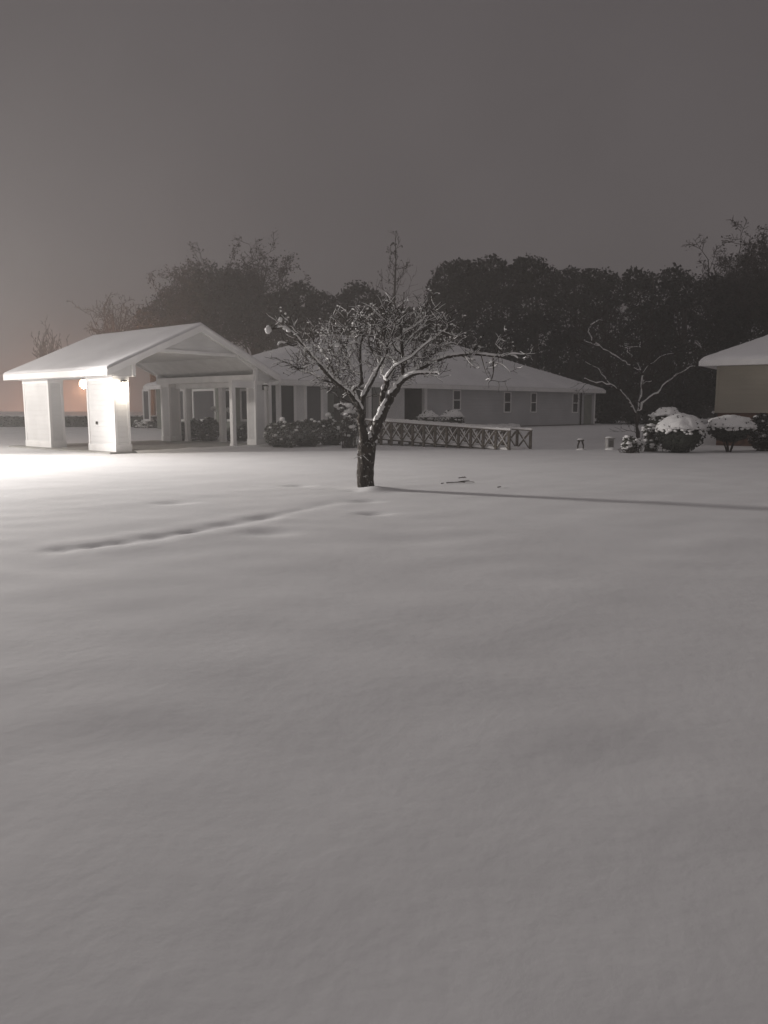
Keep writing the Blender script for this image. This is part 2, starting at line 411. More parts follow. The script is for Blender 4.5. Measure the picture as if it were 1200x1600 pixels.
# bare concrete floor and its snowy kerb
m = MB(); m.box(.1, CW-.1, .25, CD+.3, -.05, .055); o = m.build('driveway', M['concrete'])
o.location = (CX, CY, 0); o.rotation_euler = (0, 0, RZ); o['kind'] = 'structure'
m = MB(); V = []; nk = 60; prof = ((-.20, -.06), (-.12, .03), (-.02, .085), (.10, .10), (.20, .075), (.27, .02))
for i in range(nk+1):
    a = 1.0+i*(CW-1.7)/nk; w_ = 1+.25*mnoise.noise(Vector((a*1.7, 0, 0))); h_ = .9+.35*mnoise.noise(Vector((a*1.3, 5, 0)))
    for dy_, dz_ in prof: V.append((a, .06+dy_*w_, dz_*h_ if dz_ > 0 else dz_))
m.add(V, [(i*6+j, (i+1)*6+j, (i+1)*6+j+1, i*6+j+1) for i in range(nk) for j in range(5)])
o = m.build('snowy_kerb', M['snow_clump'], None, True); o.location = (CX, CY, 0); o.rotation_euler = (0, 0, RZ); o['kind'] = 'structure'

# wall lamps
def wall_lamp(a, b, z, label, lit, snow):
    p = cp_world(a, b, z); o = empty('wall_lamp', tuple(p), RZ)
    tag(o, label, 'wall lamp', 'wall lamps on the carport piers')
    m = MB(); m.box(-.06, .06, -.025, -.002, -.12, .10); m.build('back_plate', M['metal'], o)
    m = MB(); m.tube([(0, -.02, .06), (0, -.10, .12), (0, -.17, .10)], .014, 6); m.build('arm', M['metal'], o)
    m = MB(); m.tube([(0, -.17, -.17), (0, -.17, -.15), (0, -.17, .03)], [.05, .09, .11], 12); m.build('lamp_glass', M['lamp'] if lit else M['sign'], o)
    m = MB(); m.tube([(0, -.17, .031), (0, -.17, .05), (0, -.17, .11)], [.13, .12, .02], 10); m.build('lamp_hood', M['metal'], o)
    if snow:
        m = MB(); lumpy(m, (0, -.17, .12), (.12, .12, .07), 3, 7, .1, -.3); m.build('snow_cap', M['snow_clump'], o, shade=True)
    return p
al, _, zl_ = cp_hit(191, 599, b=.47)
p = wall_lamp(al, .45, zl_, 'lit wall lamp glowing white on the left front carport pier', True, False)
q = cp_world(al, .45-.17, zl_-.23)
light('wall_lamp_light', 'POINT', tuple(q), 27, (1, .88, .74), shadow_soft_size=.06)
ar, _, zr_ = cp_hit(411, 605, b=.47)
wall_lamp(ar, .45, zr_, 'unlit wall lamp capped with snow on the right front carport pier', False, True)

# yard lamp standing just left of the picture, the source of the white light on the snow
def pole_lamp(name, x, y, h, arm, label, cat, glass, r=.06, gr=.17):
    z = gzf(x, y); o = empty(name, (x, y, z)); tag(o, label, cat)
    m = MB(); m.tube([(0, 0, -.2), (0, 0, .5), (0, 0, h)], [r*1.5, r*1.1, r*.7], 8); m.build('pole', M['metal'], o, True)
    m = MB(); m.tube([(0, 0, h-.25), (arm*.5, -.0, h+.05), (arm, 0, h)], .035, 6); m.build('arm', M['metal'], o, True)
    m = MB(); m.tube([(arm, 0, h-.02), (arm, 0, h-.09), (arm, 0, h-.14)], [.08, .24, .25], 12); m.build('lamp_hood', M['metal'], o)
    m = MB(); g = gr; m.tube([(arm, 0, h-.145-g*k_) for k_ in (0, .25, .7, 1.2, 1.65, 1.92, 2)], [g*.45, g*.8, g, g, g*.75, g*.35, g*.05], 14); m.build('lamp_glass', glass, o, True)
    return (x+arm, y, z+h-.17-gr*2-.06)
q = pole_lamp('yard_lamp', -20.9, 24.8, 4.4, .5, 'pole lamp with a bright white lantern lighting the snow left of the carport', 'yard lamp', M['lamp'])
yl = light('yard_lamp_light', 'SPOT', q, 30000, (1, .96, .925), shadow_soft_size=.85, spot_size=radians(112), spot_blend=1.0)
light('yard_lamp_glow', 'POINT', q, 3000, (1, .945, .885), shadow_soft_size=.2)
yl.rotation_euler = Vector((cos(radians(-36)), sin(radians(-36)), -.16)).to_track_quat('-Z', 'Y').to_euler()
pY = 74.0; pp = at(131, 600, pY)
q = pole_lamp('street_lamp', pp[0]+1.6, pY, pp[2]-gzf(pp[0], pY)+.57, -1.6, 'tall street lamp glowing orange beyond the carport opening', 'street lamp', M['sodium'], r=.10, gr=.42)
light('street_lamp_light', 'POINT', q, 6000, (1, .52, .31), shadow_soft_size=.35)

# ------------------------------------------------------------------ long house
HAZ = .805; HX, HY = -4.94, 35.88; HL, HW, HIN, HZE, HZR, HG = 29.5, 13.6, 9.0, 2.95, 6.05, .36
hu = np.array([sin(HAZ), cos(HAZ), 0]); hw = np.array([-cos(HAZ), sin(HAZ), 0]); H0 = np.array([HX, HY, 0.])
HRZ = pi/2-HAZ
def h_hit(px, py, b=None, a=None):
    d = ray(px, py); o = np.array([0, 0, CZ])-H0
    t = (b-o@hw)/(d@hw) if b is not None else (a-o@hu)/(d@hu)
    p = o+t*d; return float(p@hu), float(p@hw), float(p[2])
def hip_roof(L, Wd, ins, ze, zr, thick, off=0.0, over=0.0):
    """closed hip roof solid as MB; over grows the outline"""
    o = over
    b = [(-o, -o, ze), (L+o, -o, ze), (L+o, Wd+o, ze), (-o, Wd+o, ze)]
    t = [(ins, Wd/2, zr), (L-ins, Wd/2, zr)]
    V = b+t+[(x, y, z-thick) for x, y, z in b]
    m = MB()
    m.add(V, [(0, 1, 5, 4), (1, 2, 5), (2, 3, 4, 5), (3, 0, 4), (0, 6, 7, 1), (1, 7, 8, 2), (2, 8, 9, 3), (3, 9, 6, 0), (9, 8, 7, 6)])
    return m
def snow_roof(L, Wd, ins, ze, zr, parent, thick=.08, dz=0.003):
    m = MB()
    def base(x, y):
        return min(ze+(zr-ze)*min(1, max(0, x/ins)), ze+(zr-ze)*min(1, max(0, (L-x)/ins)),
                   ze+(zr-ze)*max(0, min(y, Wd-y))/(Wd/2))
    def top(x, y):
        edge = min(x, L-x, y, Wd-y); r = min(1, max(0, edge/.15))**.5
        return base(x, y)+dz+thick*r+.02*r*mnoise.noise(Vector((x*.5, y*.5, 3)))
    A = np.array([0, .03, .08, .15]+list(np.linspace(.3, L-.3, 120))+[L-.15, L-.08, L-.03, L]); B = np.array([0, .03, .08, .15]+list(np.linspace(.3, Wd-.3, 60))+[Wd-.15, Wd-.08, Wd-.03, Wd]); nx, ny = len(A), len(B); n = nx*ny
    V = [(a, b, top(a, b)) for b in B for a in A]+[(a, b, base(a, b)+dz*.5) for b in B for a in A]; f = []
    for j in range(ny-1):
        for i in range(nx-1):
            q = j*nx+i; f.append((q, q+1, q+nx+1, q+nx))
    for i in range(nx-1):
        f.append((i, i+n, i+1+n, i+1)); q = (ny-1)*nx+i; f.append((q, q+1, q+1+n, q+n))
    for j in range(ny-1):
        q = j*nx; f.append((q, q+nx, q+nx+n, q+n)); q = j*nx+nx-1; f.append((q, q+n, q+nx+n, q+nx))
    m.add(V, f); return m.build('roof_snow', M['snow_roof'], parent, shade=True)
def window(root, a0, a1, z0, z1, b, axis='x', sash=True, blind=True, fr=.09, glass=None):
    """framed sash window on the plane b (axis x: runs along a; axis y: along b with a fixed)"""
    def bx(m, u0, u1, d0, d1, zz0, zz1):
        if axis == 'x': m.box(u0, u1, d0, d1, zz0, zz1)
        else: m.box(d0, d1, u0, u1, zz0, zz1)
    m = MB()
    bx(m, a0-fr, a0, b-.05, b+.02, z0-fr, z1+fr); bx(m, a1, a1+fr, b-.05, b+.02, z0-fr, z1+fr)
    bx(m, a0+.0005, a1-.0005, b-.05, b+.02, z1, z1+fr); bx(m, a0+.0005, a1-.0005, b-.06, b+.02, z0-fr, z0)
    zm = (z0+z1)/2
    if sash: bx(m, a0+.0005, a1-.0005, b-.035, b+.01, zm-.03, zm+.03)
    w = m.build('window', M['white'], root)
    m = MB(); bx(m, a0, a1, b-.012, b-.004, z0, zm if sash and blind else z1); m.build('pane', glass or M['glass'], w)
    if sash and blind:
        m = MB(); bx(m, a0, a1, b-.012, b-.004, zm+.002, z1); m.build('blind_pane', M['blind'], w)
    return w
def house():
    R = empty('long_house', (HX, HY, 0), HRZ)
    tag(R, 'long low grey sided house with broad snowy hip roof behind the wooden ramp', 'house')
    m = hip_roof(HL, HW, HIN, HZE, HZR, .16); m.build('roof', M['soffit'], R)
    snow_roof(HL, HW, HIN, HZE, HZR, R)
    m = MB(); e = .03
    m.box(-e, HL+e, -e-.03, -.004, HZE-.24, HZE-.02); m.box(-e-.03, -.004, .0, HW, HZE-.24, HZE-.02); m.box(HL+.004, HL+e+.03, 0, HW, HZE-.24, HZE-.02)
    m.build('gutter', M['white'], R)
    zt = HZE-.165; wb = .5
    A = lambda px, b=wb: h_hit(px, 650, b=b)[0]
    Zp = lambda px, py, b=wb: h_hit(px, py, b=b)[2]
    # front walls
    aS0, aS1, aW0, aW1, aP = A(512), A(512), A(600), A(632), A(667)
    w = MB(); w.box(wb, aS1, wb, wb+.2, HG-.1, zt); w.build('front_wall', M['panel'], R)
    w = MB(); w.box(aW0, aW1, wb, wb+.9, HG-.1, zt); w.build('front_wall', M['panel'], R)
    w = MB(); w.box(aP, HL-.5, wb, wb+.2, HG+.12, zt); w.build('front_wall', M['siding'], R)
    w = MB(); w.box(aP-.01, HL-.49, wb-.03, wb+.2, -.3, HG+.118); w.build('foundation', M['found'], R)
    # recessed porch
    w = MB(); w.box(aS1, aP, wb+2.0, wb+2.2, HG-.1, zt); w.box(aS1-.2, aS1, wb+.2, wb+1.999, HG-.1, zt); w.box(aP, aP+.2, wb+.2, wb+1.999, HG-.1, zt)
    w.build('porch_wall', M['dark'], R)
    w = MB(); w.box(aS1, aP, wb, wb+2.0, -.3, HG); w.build('porch_floor', M['concrete'], R)
    w = MB(); w.box(wb, HL-.5, .03, HW-.1, zt-.05, zt-.002); w.build('soffit', M['soffit'], R)
    for px in (578, 665):
        a = A(px); m = MB(); m.box(a-.11, a+.11, wb-.02, wb+.20, HG, zt-.051); m.build('porch_post', M['white'], R)
    a = A(548); d = MB(); d.box(a-.5, a+.5, wb+1.93, wb+1.999, HG, HG+2.05); dd = d.build('door', M['green'], R)
    d = MB(); d.tube([(a+.4, wb+1.92, HG+1), (a+.4, wb+1.86, HG+1)], .03, 6); d.build('handle', M['metal'], dd)
    a = A(650); window(R, a-.4, a+.4, HG+.9, HG+2.1, wb+2.0, sash=True)
    # sun room windows between white mullions
    zb = Zp(450, 661); zh = Zp(450, 601)
    for x0, x1, kind in ((424, 431, 0), (439, 459, 1), (479, 501, 2)):
        window(R, A(x0), A(x1), zb, zh-.05, wb, sash=False, fr=.14, glass=M['blind'] if kind == 2 else None)
    # bedroom windows
    for x0, x1, y0, y1 in ((708, 718, 611, 639), (787.5, 796.5, 614, 643), (829, 836.5, 615, 643), (894, 901.5, 616, 643.5)):
        xm = (x0+x1)/2
        window(R, A(x0), A(x1), Zp(xm, y1), Zp(xm, y0), wb, fr=.07)
    # corner boards, pipe, shutter-like utility panel
    m = MB(); m.box(HL-.64, HL-.485, wb-.03, wb+.12, HG+.12, zt-.06); m.build('corner_board', M['white'], R)
    a = A(906); m = MB(); m.tube([(a, wb-.07, HG-.2), (a, wb-.07, 1.5), (a, wb-.07, zt-.06)], .05, 8); m.build('downspout', M['metal'], R)
    a = A(912); m = MB(); m.box(a, a+1.0, wb-.03, wb-.003, HG+.13, HG+2.2); m.build('side_door', M['green'], R)
    # left side, seen through the carport
    w = MB(); w.box(wb, wb+.2, wb+.201, HW-.5, HG-.1, zt); w.build('side_wall', M['green'], R)
    B = lambda px: h_hit(px, 650, a=wb)[1]
    for x0, x1, g in ((379, 389, 0), (352, 361, 0), (304, 336, 1), (274, 288, 1), (226, 234, 1)):
        b1, b0 = B(x0), B(x1); xm = (x0+x1)/2
        z0 = h_hit(xm, 655, a=wb)[2]; z1 = h_hit(xm, 611, a=wb)[2]
        window(R, min(b0, b1), max(b0, b1), max(z0, HG+.1), min(z1, zt-.15), wb, axis='y', sash=False, fr=.12, glass=M['blind'] if g else None)
    w = MB(); w.box(wb+.1, HL-.5, HW-.7, HW-.5, HG-.1, zt); w.box(HL-.7, HL-.5, wb+.201, HW-.701, HG-.1, zt); w.build('back_wall', M['siding'], R)
house()

# walkway canopy joining the carport to the house
def walkway():
    p0 = at(349, 693, 35.6)
    R = empty('covered_walkway', (p0[0], p0[1], 0), RZ)
    tag(R, 'white posts and flat beam of the walkway between carport and house', 'walkway')
    for i, (a, b) in enumerate(((0, 0), (0, 2.6), (2.3, -.6))):
        m = MB(); m.box(a-.12, a+.12, b-.12, b+.12, -.1, 2.55); m.build('post', M['white'], R)
    m = MB(); m.box(-.14, .14, -.5, 3.4, 2.551, 2.80); m.build('beam', M['white'], R)
    m = MB(); m.box(-.3, 3.2, -.8, 3.4, 2.805, 2.88); m.build('canopy', M['soffit'], R)
    m = MB(); m.box(-.32, 3.22, -.82, 3.42, 2.883, 2.99); m.build('canopy_snow', M['snow_roof'], R)
walkway()

# ------------------------------------------------------------------ tan house on the right
def tan_house():
    az = radians(124); c = at(1093, 571, 33.0)
    u = np.array([sin(az), cos(az)]); rz = math.atan2(u[1], u[0])
    R = empty('tan_house', (c[0], c[1], 0), rz)
    tag(R, 'tan sided house on a brick base at the right edge, snow on its roof', 'house')
    L, Wd, ze = 15.0, 11.0, c[2]+.20
    ins = 5.5; zr = ze+2.55
    m = hip_roof(L, Wd, ins, ze, zr, .22); m.build('roof', M['white'], R)
    snow_roof(L, Wd, ins, ze, zr, R, thick=.10)
    zs = float(at(1113, 645, 33)[2])
    m = MB(); m.box(.62, L-.6, .6, Wd-.6, zs, ze-.225); m.build('wall', M['tan'], R)
    m = MB(); m.box(.72, L-.7, .7, Wd-.7, -.3, zs-.001); m.build('brick_base', M['brick'], R)
    m = MB(); m.box(.60, .70, .58, .68, zs, ze-.23); m.build('corner_board', M['tan'], R)
    m = MB(); m.box(-.03, L, -.05, -.003, ze-.23, ze-.02); m.build('gutter', M['white'], R)
tan_house()

# ------------------------------------------------------------------ wooden ramp with crossed railings
def ramp():
    d = np.array([-cos(AZ), sin(AZ)]); s = np.array([sin(AZ), cos(AZ)])
    c = at(795, 706, 29.3); n0 = np.array([c[0], c[1]])
    z0 = gzf(*n0)
    rz = math.atan2(d[1], d[0])
    R = empty('wooden_ramp', (n0[0], n0[1], 0), rz)
    tag(R, 'weathered wooden ramp with snowy crossed-brace railings leading to the house', 'ramp')
    LEN = 7.6; WD = 1.25; sl = .045; RH = .74
    gzl = lambda t: float(gz(n0[0]+d[0]*t, n0[1]+d[1]*t))
    base = lambda t: -.02+sl*t
    dk = MB(); dk.slab([(0, -WD+.15, base(0)-.06), (LEN, -WD+.15, base(LEN)-.06), (LEN, -.15, base(LEN)-.06), (0, -.15, base(0)-.06)], (0, 0, .06)); dk.build('deck', M['wood'], R)
    dk = MB(); dk.slab([(-.1, -WD+.08, base(0)+.003), (LEN, -WD+.08, base(LEN)+.003), (LEN, -.08, base(LEN)+.003), (-.1, -.08, base(0)+.003)], (0, 0, .09)); dk.build('deck_snow', M['snow_clump'], R)
    # local +x runs up the ramp; the near side is local y > 0?  (set by the sign below)
    for yy, t0 in ((0.0, 0.0), (-WD, -.25)):
        n = 13; st = (LEN-t0)/n
        rail = MB(); rail.slab([(t0-.06, yy-.05, base(t0)+RH), (LEN, yy-.05, base(LEN)+RH), (LEN, yy+.05, base(LEN)+RH), (t0-.06, yy+.05, base(t0)+RH)], (0, 0, .04))
        rl = rail.build('handrail', M['wood'], R)
        sn = MB()
        k = 60
        for i in range(k):
            ta = t0-.06+(LEN-t0+.06)*i/k; tb = t0-.06+(LEN-t0+.06)*(i+1)/k; h = .075+.012*sin(i*1.9)
            sn.slab([(ta, yy-.05, base(ta)+RH+.042), (tb, yy-.05, base(tb)+RH+.042), (tb, yy+.05, base(tb)+RH+.042), (ta, yy+.05, base(ta)+RH+.042)], (0, 0, h))
        sn.build('rail_snow', M['snow_clump'], rl)
        for i in range(n+1):
            t = t0+i*st; m = MB(); m.box(t-.045, t+.045, yy-.045, yy+.045, -.25, base(t)+RH-.002); m.build('post', M['wood'], R)
        for i in range(n):
            ta, tb = t0+i*st+.046, t0+(i+1)*st-.046
            za, zc = base(ta)+.07, base(tb)+.07; zA, zB = base(ta)+RH-.05, base(tb)+RH-.05
            x = MB(); w = .055
            x.slab([(ta, yy-.02, za), (ta+w, yy-.02, za), (tb, yy-.02, zB-w), (tb, yy-.02, zB), (tb-w, yy-.02, zB), (ta, yy-.02, za+w)], (0, .018, 0))
            x.slab([(ta, yy+.001, zA), (ta, yy+.001, zA-w), (tb-w, yy+.001, zc), (tb, yy+.001, zc), (tb, yy+.001, zc+w), (ta+w, yy+.001, zA)], (0, .018, 0))
            b = x.build('cross_brace', M['wood'], R)
            x = MB(); h = .03
            x.slab([(ta+.02, yy-.03, za+w), (tb-w, yy-.03, zB), (tb-w, yy+.03, zB), (ta+.02, yy+.03, za+w)], (0, 0, h))
            x.slab([(tb-.02, yy-.03, zc+w), (tb-.02, yy+.03, zc+w), (ta+w, yy+.03, zA), (ta+w, yy-.03, zA)], (0, 0, h))
            x.build('brace_snow', M['snow_clump'], b)
    # brace closing the foot on the far side
ramp()

# ------------------------------------------------------------------ vegetation
rng = np.random.default_rng(11)
def unit(n):
    v = rng.normal(size=(n, 3)); return v/np.linalg.norm(v, axis=1)[:, None]
def leaves(mb, lobes, dens, size, flat=.0, fill=.35, clump=.28):
    """leaf faces over the shells (and some of the inside) of ellipsoid lobes (cx,cy,cz,rx,ry,rz)"""
    for (cx, cy, cz, rx, ry, rz) in lobes:
        n = int(dens*(rx*rz+ry*rz+rx*ry))
        d = unit(n); rr = 1-fill*rng.random(n)**1.5+.10*rng.normal(size=n)
        # clumping: push radius by low-frequency noise
        k = np.array([mnoise.noise(Vector((float(a)*2.6+cx, float(b)*2.6+cz, float(c)*2.6))) for a, b, c in d])
        rr = np.minimum(rr, 1.0+clump*.5)*(1+clump*k)
        c = np.array([cx, cy, cz])+d*rr[:, None]*np.array([rx, ry, rz])
        a = unit(n); b = np.cross(a, unit(n)); b /= np.linalg.norm(b, axis=1)[:, None]+1e-9
        s = size*(.6+.8*rng.random(n))[:, None]
        if flat: a[:, 2] *= (1-flat)
        mb.quads(c, a*s, b*s)
def snowspecks(mb, lobes, n_per, size):
    for (cx, cy, cz, rx, ry, rz) in lobes:
        n = int(n_per*(rx*ry+rx*rz)); d = unit(n); d[:, 2] = abs(d[:, 2])
        c = np.array([cx, cy, cz])+d*np.array([rx, ry, rz])*(1.0+.12*rng.normal(size=n))[:, None]
        a = unit(n); a[:, 2] *= .3; b = np.cross(a, np.array([0, 0, 1.])); s = size*(.4+rng.random(n))[:, None]
        mb.quads(c, a*s, b*s)
def world_lobes(Y, spec, dY=2.0, sc=.85):
    """px,py,rx_px,ry_px -> lobes round distance Y"""
    L = []
    for i, (px, py, rx, ry) in enumerate(spec):
        y = Y+dY*sin(i*2.1); p = at(px, py, y); k = y/F
        L.append((p[0], p[1], p[2], rx*k*sc, rx*k*sc*.9, ry*k*sc))
    return L
def trunk_tree(px, Y, spec, label, name='evergreen_tree', leaf='leafdk', dens=210, size=.13, snow=0.0, fill=.35, group='trees behind the houses'):
    x = xat(px, Y); z = gzf(x, Y); L = world_lobes(Y, spec)
    R = empty(name, (x, Y, z)); tag(R, label, 'tree', group)
    rel = [(a-x, b-Y, c-z, d, e, f) for a, b, c, d, e, f in L]
    m = MB(); top = max(l[2] for l in rel)
    P = [(0, 0, -.3), (.2*sin(px), .1, top*.35), (.35*sin(px*2), .2, top*.65), (0, 0, top)]
    m.tube(P, [.32, .26, .18, .05], 7)
    for l in rel:
        b = np.array(P[1])*.5+np.array(P[2])*.5; b[2] = min(b[2], max(.8, l[2]-l[5]*.6))
        m.tube([b, (b+np.array(l[:3]))/2+np.array([0, 0, .3]), l[:3]], [.11, .07, .02], 5)
    m.build('trunk', M['barkf'], R, True)
    m = MB(); leaves(m, rel, dens, size, fill=fill); c = m.build('crown', M[leaf], R)
    if snow:
        m = MB(); snowspecks(m, rel, snow, .10); m.build('snow_flecks', M['snow_clump'], c)
    return R

def branches(start, direction, length, rad, depth, out, spread=.55, up=.15, seg=5, kids=4, wob=.16, shrink=.68, rmin=.01):
    """recursive bare branch; out collects (points, radii, depth)"""
    p = np.array(start, float); d = np.array(direction, float); d /= np.linalg.norm(d)
    pts = [p.copy()]; rs = [rad]
    for i in range(seg):
        d = d+rng.normal(size=3)*wob+np.array([0, 0, up*.3]); d /= np.linalg.norm(d)
        p = p+d*length/seg; pts.append(p.copy()); rs.append(max(rmin*.7, rad*(1-.62*(i+1)/seg)))
    out.append((pts, rs, depth))
    if depth <= 0: return
    for k in range(kids):
        t = .3+.7*(k+rng.random())/kids; i = min(seg-1, int(t*seg)); fr = t*seg-i
        q = pts[i]*(1-fr)+pts[i+1]*fr; base = pts[i+1]-pts[i]; base /= np.linalg.norm(base)
        side = np.cross(base, unit(1)[0]); side /= np.linalg.norm(side)+1e-9
        nd = base*(1-spread*.6)+side*spread+np.array([0, 0, up])
        branches(q, nd, length*shrink*(.7+.5*rng.random()), max(rmin, rs[i]*.6), depth-1, out, spread, up, max(3, seg-1), kids, wob*1.15, shrink, rmin)
def bare_tree(px, Y, top_py, half_px, label, depth=4, kids=4, rmin=.022, leafy=None, dens=0, group='trees behind the houses', spread=.5, up=.22):
    x = xat(px, Y); z = gzf(x, Y); H = float(at(px, top_py, Y)[2])-z; hw_ = half_px*Y/F
    R = empty('bare_tree', (x, Y, z)); tag(R, label, 'tree', group)
    o = []
    P = [(0, 0, -.3), (.1, 0, H*.22), (-.1, .1, H*.45), (.1, 0, H*.62)]
    m = MB(); m.tube(P, [H*.022, H*.018, H*.013, H*.008], 7)
    NP = 36; rx = hw_*.78; zc = H*.60; rz = H*.30
    for k in range(NP):
        u = 1-1.75*(k+.5)/NP*(.62 if H > 9 else .8); an = k*2.4+px; cr = math.sqrt(max(0, 1-u*u)); q_ = .75+.3*rng.random()
        tg = np.array([cos(an)*cr*rx*q_, sin(an)*cr*rx*q_, zc+u*rz*q_]); b = np.array([0, 0, H*(.22+.33*(k*.618 % 1))])
        if tg[2] < b[2]+.4: b[2] = max(.8, tg[2]-1.0)
        L_ = np.linalg.norm(tg-b); dd = (tg-b)/L_
        branches(b, dd+np.array([0, 0, .12]), L_, H*.0065, depth-1, o, spread=spread, up=up, kids=kids, rmin=rmin, shrink=.34, wob=.08)
    m2 = MB(); sx = sz = 1.0
    for pts, rs, dp in o: (m if dp >= depth-1 else m2).tube(pts, rs, 4 if dp < 2 else 5, cap=False)
    m.build('trunk', M['barkf'], R, True); t = m2.build('branches', M['barkf'], R)
    if leafy:
        m = MB(); pts = np.vstack([np.array(q[0][1:])*np.array([sx, sx, sz]) for q in o if q[2] == 0])
        n = int(dens); c = pts[rng.integers(0, len(pts), n)]+rng.normal(size=(n, 3))*.22
        a = unit(n)*.12; b = np.cross(a, unit(n)); m.quads(c, a, b); m.build('leaves', M[leafy], R)
    return R

# evergreens beyond the long house
trunk_tree(470, 66, [(468, 470, 36, 32), (500, 478, 26, 26), (440, 480, 28, 30), (480, 515, 48, 36), (440, 530, 40, 32)], 'dark round evergreen tree between the carport peak and the snowy branch tip')
trunk_tree(560, 67, [(560, 470, 34, 32), (534, 484, 26, 28), (592, 484, 26, 28), (560, 515, 50, 34)], 'dark round-topped evergreen tree directly behind the left part of the front tree')
trunk_tree(645, 70, [(645, 505, 38, 28), (640, 530, 45, 30)], 'low dark evergreen tree filling the dip behind the front tree')
trunk_tree(700, 62, [(702, 440, 32, 32), (686, 470, 26, 32), (720, 425, 26, 22), (710, 485, 40, 40), (700, 530, 45, 35), (730, 455, 34, 34)], 'broad dark evergreen tree just right of the thin leader tree', snow=.15)
trunk_tree(770, 64, [(765, 425, 32, 26), (790, 445, 36, 36), (750, 440, 26, 26), (770, 490, 48, 44), (780, 540, 50, 40)], 'tallest dark evergreen tree with a domed top above the roof ridge', snow=.15)
trunk_tree(830, 66, [(828, 420, 30, 22), (845, 440, 28, 28), (812, 440, 24, 26), (835, 480, 42, 44), (840, 540, 50, 46), (815, 412, 14, 10)], 'dark evergreen tree with a knobbly crown above the house end', snow=.15)
trunk_tree(890, 68, [(888, 436, 22, 20), (905, 455, 30, 30), (870, 455, 20, 30), (895, 500, 40, 44), (890, 560, 46, 46)], 'dark evergreen tree right of the knobbly crown, behind the house end', snow=.1)
trunk_tree(945, 62, [(925, 434, 18, 18), (945, 440, 20, 20), (960, 455, 24, 28), (930, 470, 26, 34), (945, 515, 42, 46), (945, 580, 48, 50), (940, 635, 46, 34)], 'ragged dark evergreen tree above the right corner of the long house', snow=.1)
trunk_tree(1010, 60, [(990, 434, 18, 18), (1012, 440, 18, 18), (1000, 465, 30, 32), (1010, 520, 40, 46), (1005, 580, 46, 50), (1000, 635, 48, 34)], 'ragged dark evergreen tree behind the small snowy-limbed tree', snow=.1)
trunk_tree(1060, 63, [(1050, 436, 22, 22), (1040, 470, 26, 34), (1068, 455, 26, 30), (1030, 520, 30, 40), (1060, 510, 38, 50), (1065, 580, 46, 50), (1060, 635, 46, 34)], 'dark evergreen tree just left of the tan house roof', snow=.1)
trunk_tree(1120, 64, [(1112, 462, 28, 36), (1140, 470, 30, 34), (1125, 520, 44, 46), (1115, 590, 44, 50), (1180, 500, 44, 50), (1215, 470, 40, 60)], 'dark evergreen tree rising behind the tan house roof', snow=.1)
bare_tree(1135, 66, 360, 72, 'tall bare tree rising left of the top right corner', leafy='leafbr', dens=4500, depth=4, kids=6, rmin=.024, spread=.8, up=.06)
bare_tree(1200, 60, 330, 76, 'tallest bare tree cut by the right edge of the picture', depth=4, kids=5, rmin=.024, spread=.8, up=.06, leafy='leafdk', dens=3500)
def leader_tree():
    px, Y = 617, 52.0; x = xat(px, Y); z = gzf(x, Y); H = float(at(px, 372, Y)[2])-z
    R = empty('bare_tree', (x, Y, z)); tag(R, 'thin upright tree with a few red-brown leaves above the front tree', 'tree', 'trees behind the houses')
    t = MB(); b = MB(); l = MB(); t.tube([(0, 0, -.3), (.1, 0, H*.4), (-.05, 0, H*.7), (.05, 0, H*.88), (0, 0, H)], [.16, .12, .08, .04, .015], 7)
    for k in range(24):
        f = .45+.53*(k/23)**.9; an = k*2.4; o = []; ln = (2.1-1.75*((f-.45)/.55)**.8)*(.45+.9*rng.random())
        branches((0, 0, H*f), (cos(an), sin(an), .75+.4*rng.random()), ln, .024, 2, o, spread=.75, up=.25, kids=3, rmin=.011)
        for p_, r_, d_ in o: b.tube(p_, r_, 4, cap=False)
        e_ = np.vstack([np.array(q_[0][-2:]) for q_ in o]); c = e_[rng.integers(0, len(e_), 7)]+rng.normal(size=(7, 3))*.05; a = unit(7)*.075; l.quads(c, a, np.cross(a, unit(7)))
    t.build('trunk', M['barkf'], R, True); b.build('branches', M['barkf'], R); l.build('leaves', M['leafbr'], R)
leader_tree()
# paler, mistier trees on the left
bare_tree(312, 76, 384, 58, 'full twiggy tree behind the carport ridge, left of the tallest', depth=4, kids=5, rmin=.024, spread=.8, up=.06, leafy='leafbr', dens=8000)
bare_tree(405, 74, 368, 60, 'tallest twiggy tree behind the carport peak', depth=4, kids=5, rmin=.024, spread=.8, up=.06, leafy='leafbr', dens=7000)
bare_tree(188, 84, 448, 48, 'pale misty bare tree at the left behind the carport roof', depth=4, kids=4, rmin=.024, spread=.75, up=.1)
bare_tree(240, 86, 462, 40, 'misty bare tree between the pale one and the full twiggy one', depth=4, kids=4, rmin=.024, spread=.75, up=.1, leafy='leafbr', dens=2500)
bare_tree(84, 92, 508, 34, 'faint small bare tree low at the far left', depth=4, kids=3, rmin=.03)
trunk_tree(268, 78, [(262, 480, 26, 30), (285, 495, 34, 34), (240, 500, 30, 26)], 'dusky bushy tree low behind the middle of the carport roof', leaf='leafbr', dens=190)
trunk_tree(345, 72, [(330, 450, 36, 40), (365, 460, 34, 40), (345, 500, 50, 40), (395, 500, 46, 44)], 'dusky dense tree low behind the carport peak', leaf='leafdk', dens=190)
# the far wood that reads as one mass
def wood():
    m = MB(); L = []
    for i in range(46):
        x = -62+i*3.4
        if x < -23: continue
        y = 96+6*sin(i*1.7); h = (3.2 if x < -32 else 6.5)+1.2*sin(i*2.3)
        if -52 < x < -25: h *= .55
        L.append((x, y, h*.5, 3.0, 2.6, h*.6))
    leaves(m, L, 16, .42); o = m.build('far_woodland', M['leafdk']); o['kind'] = 'stuff'
wood()

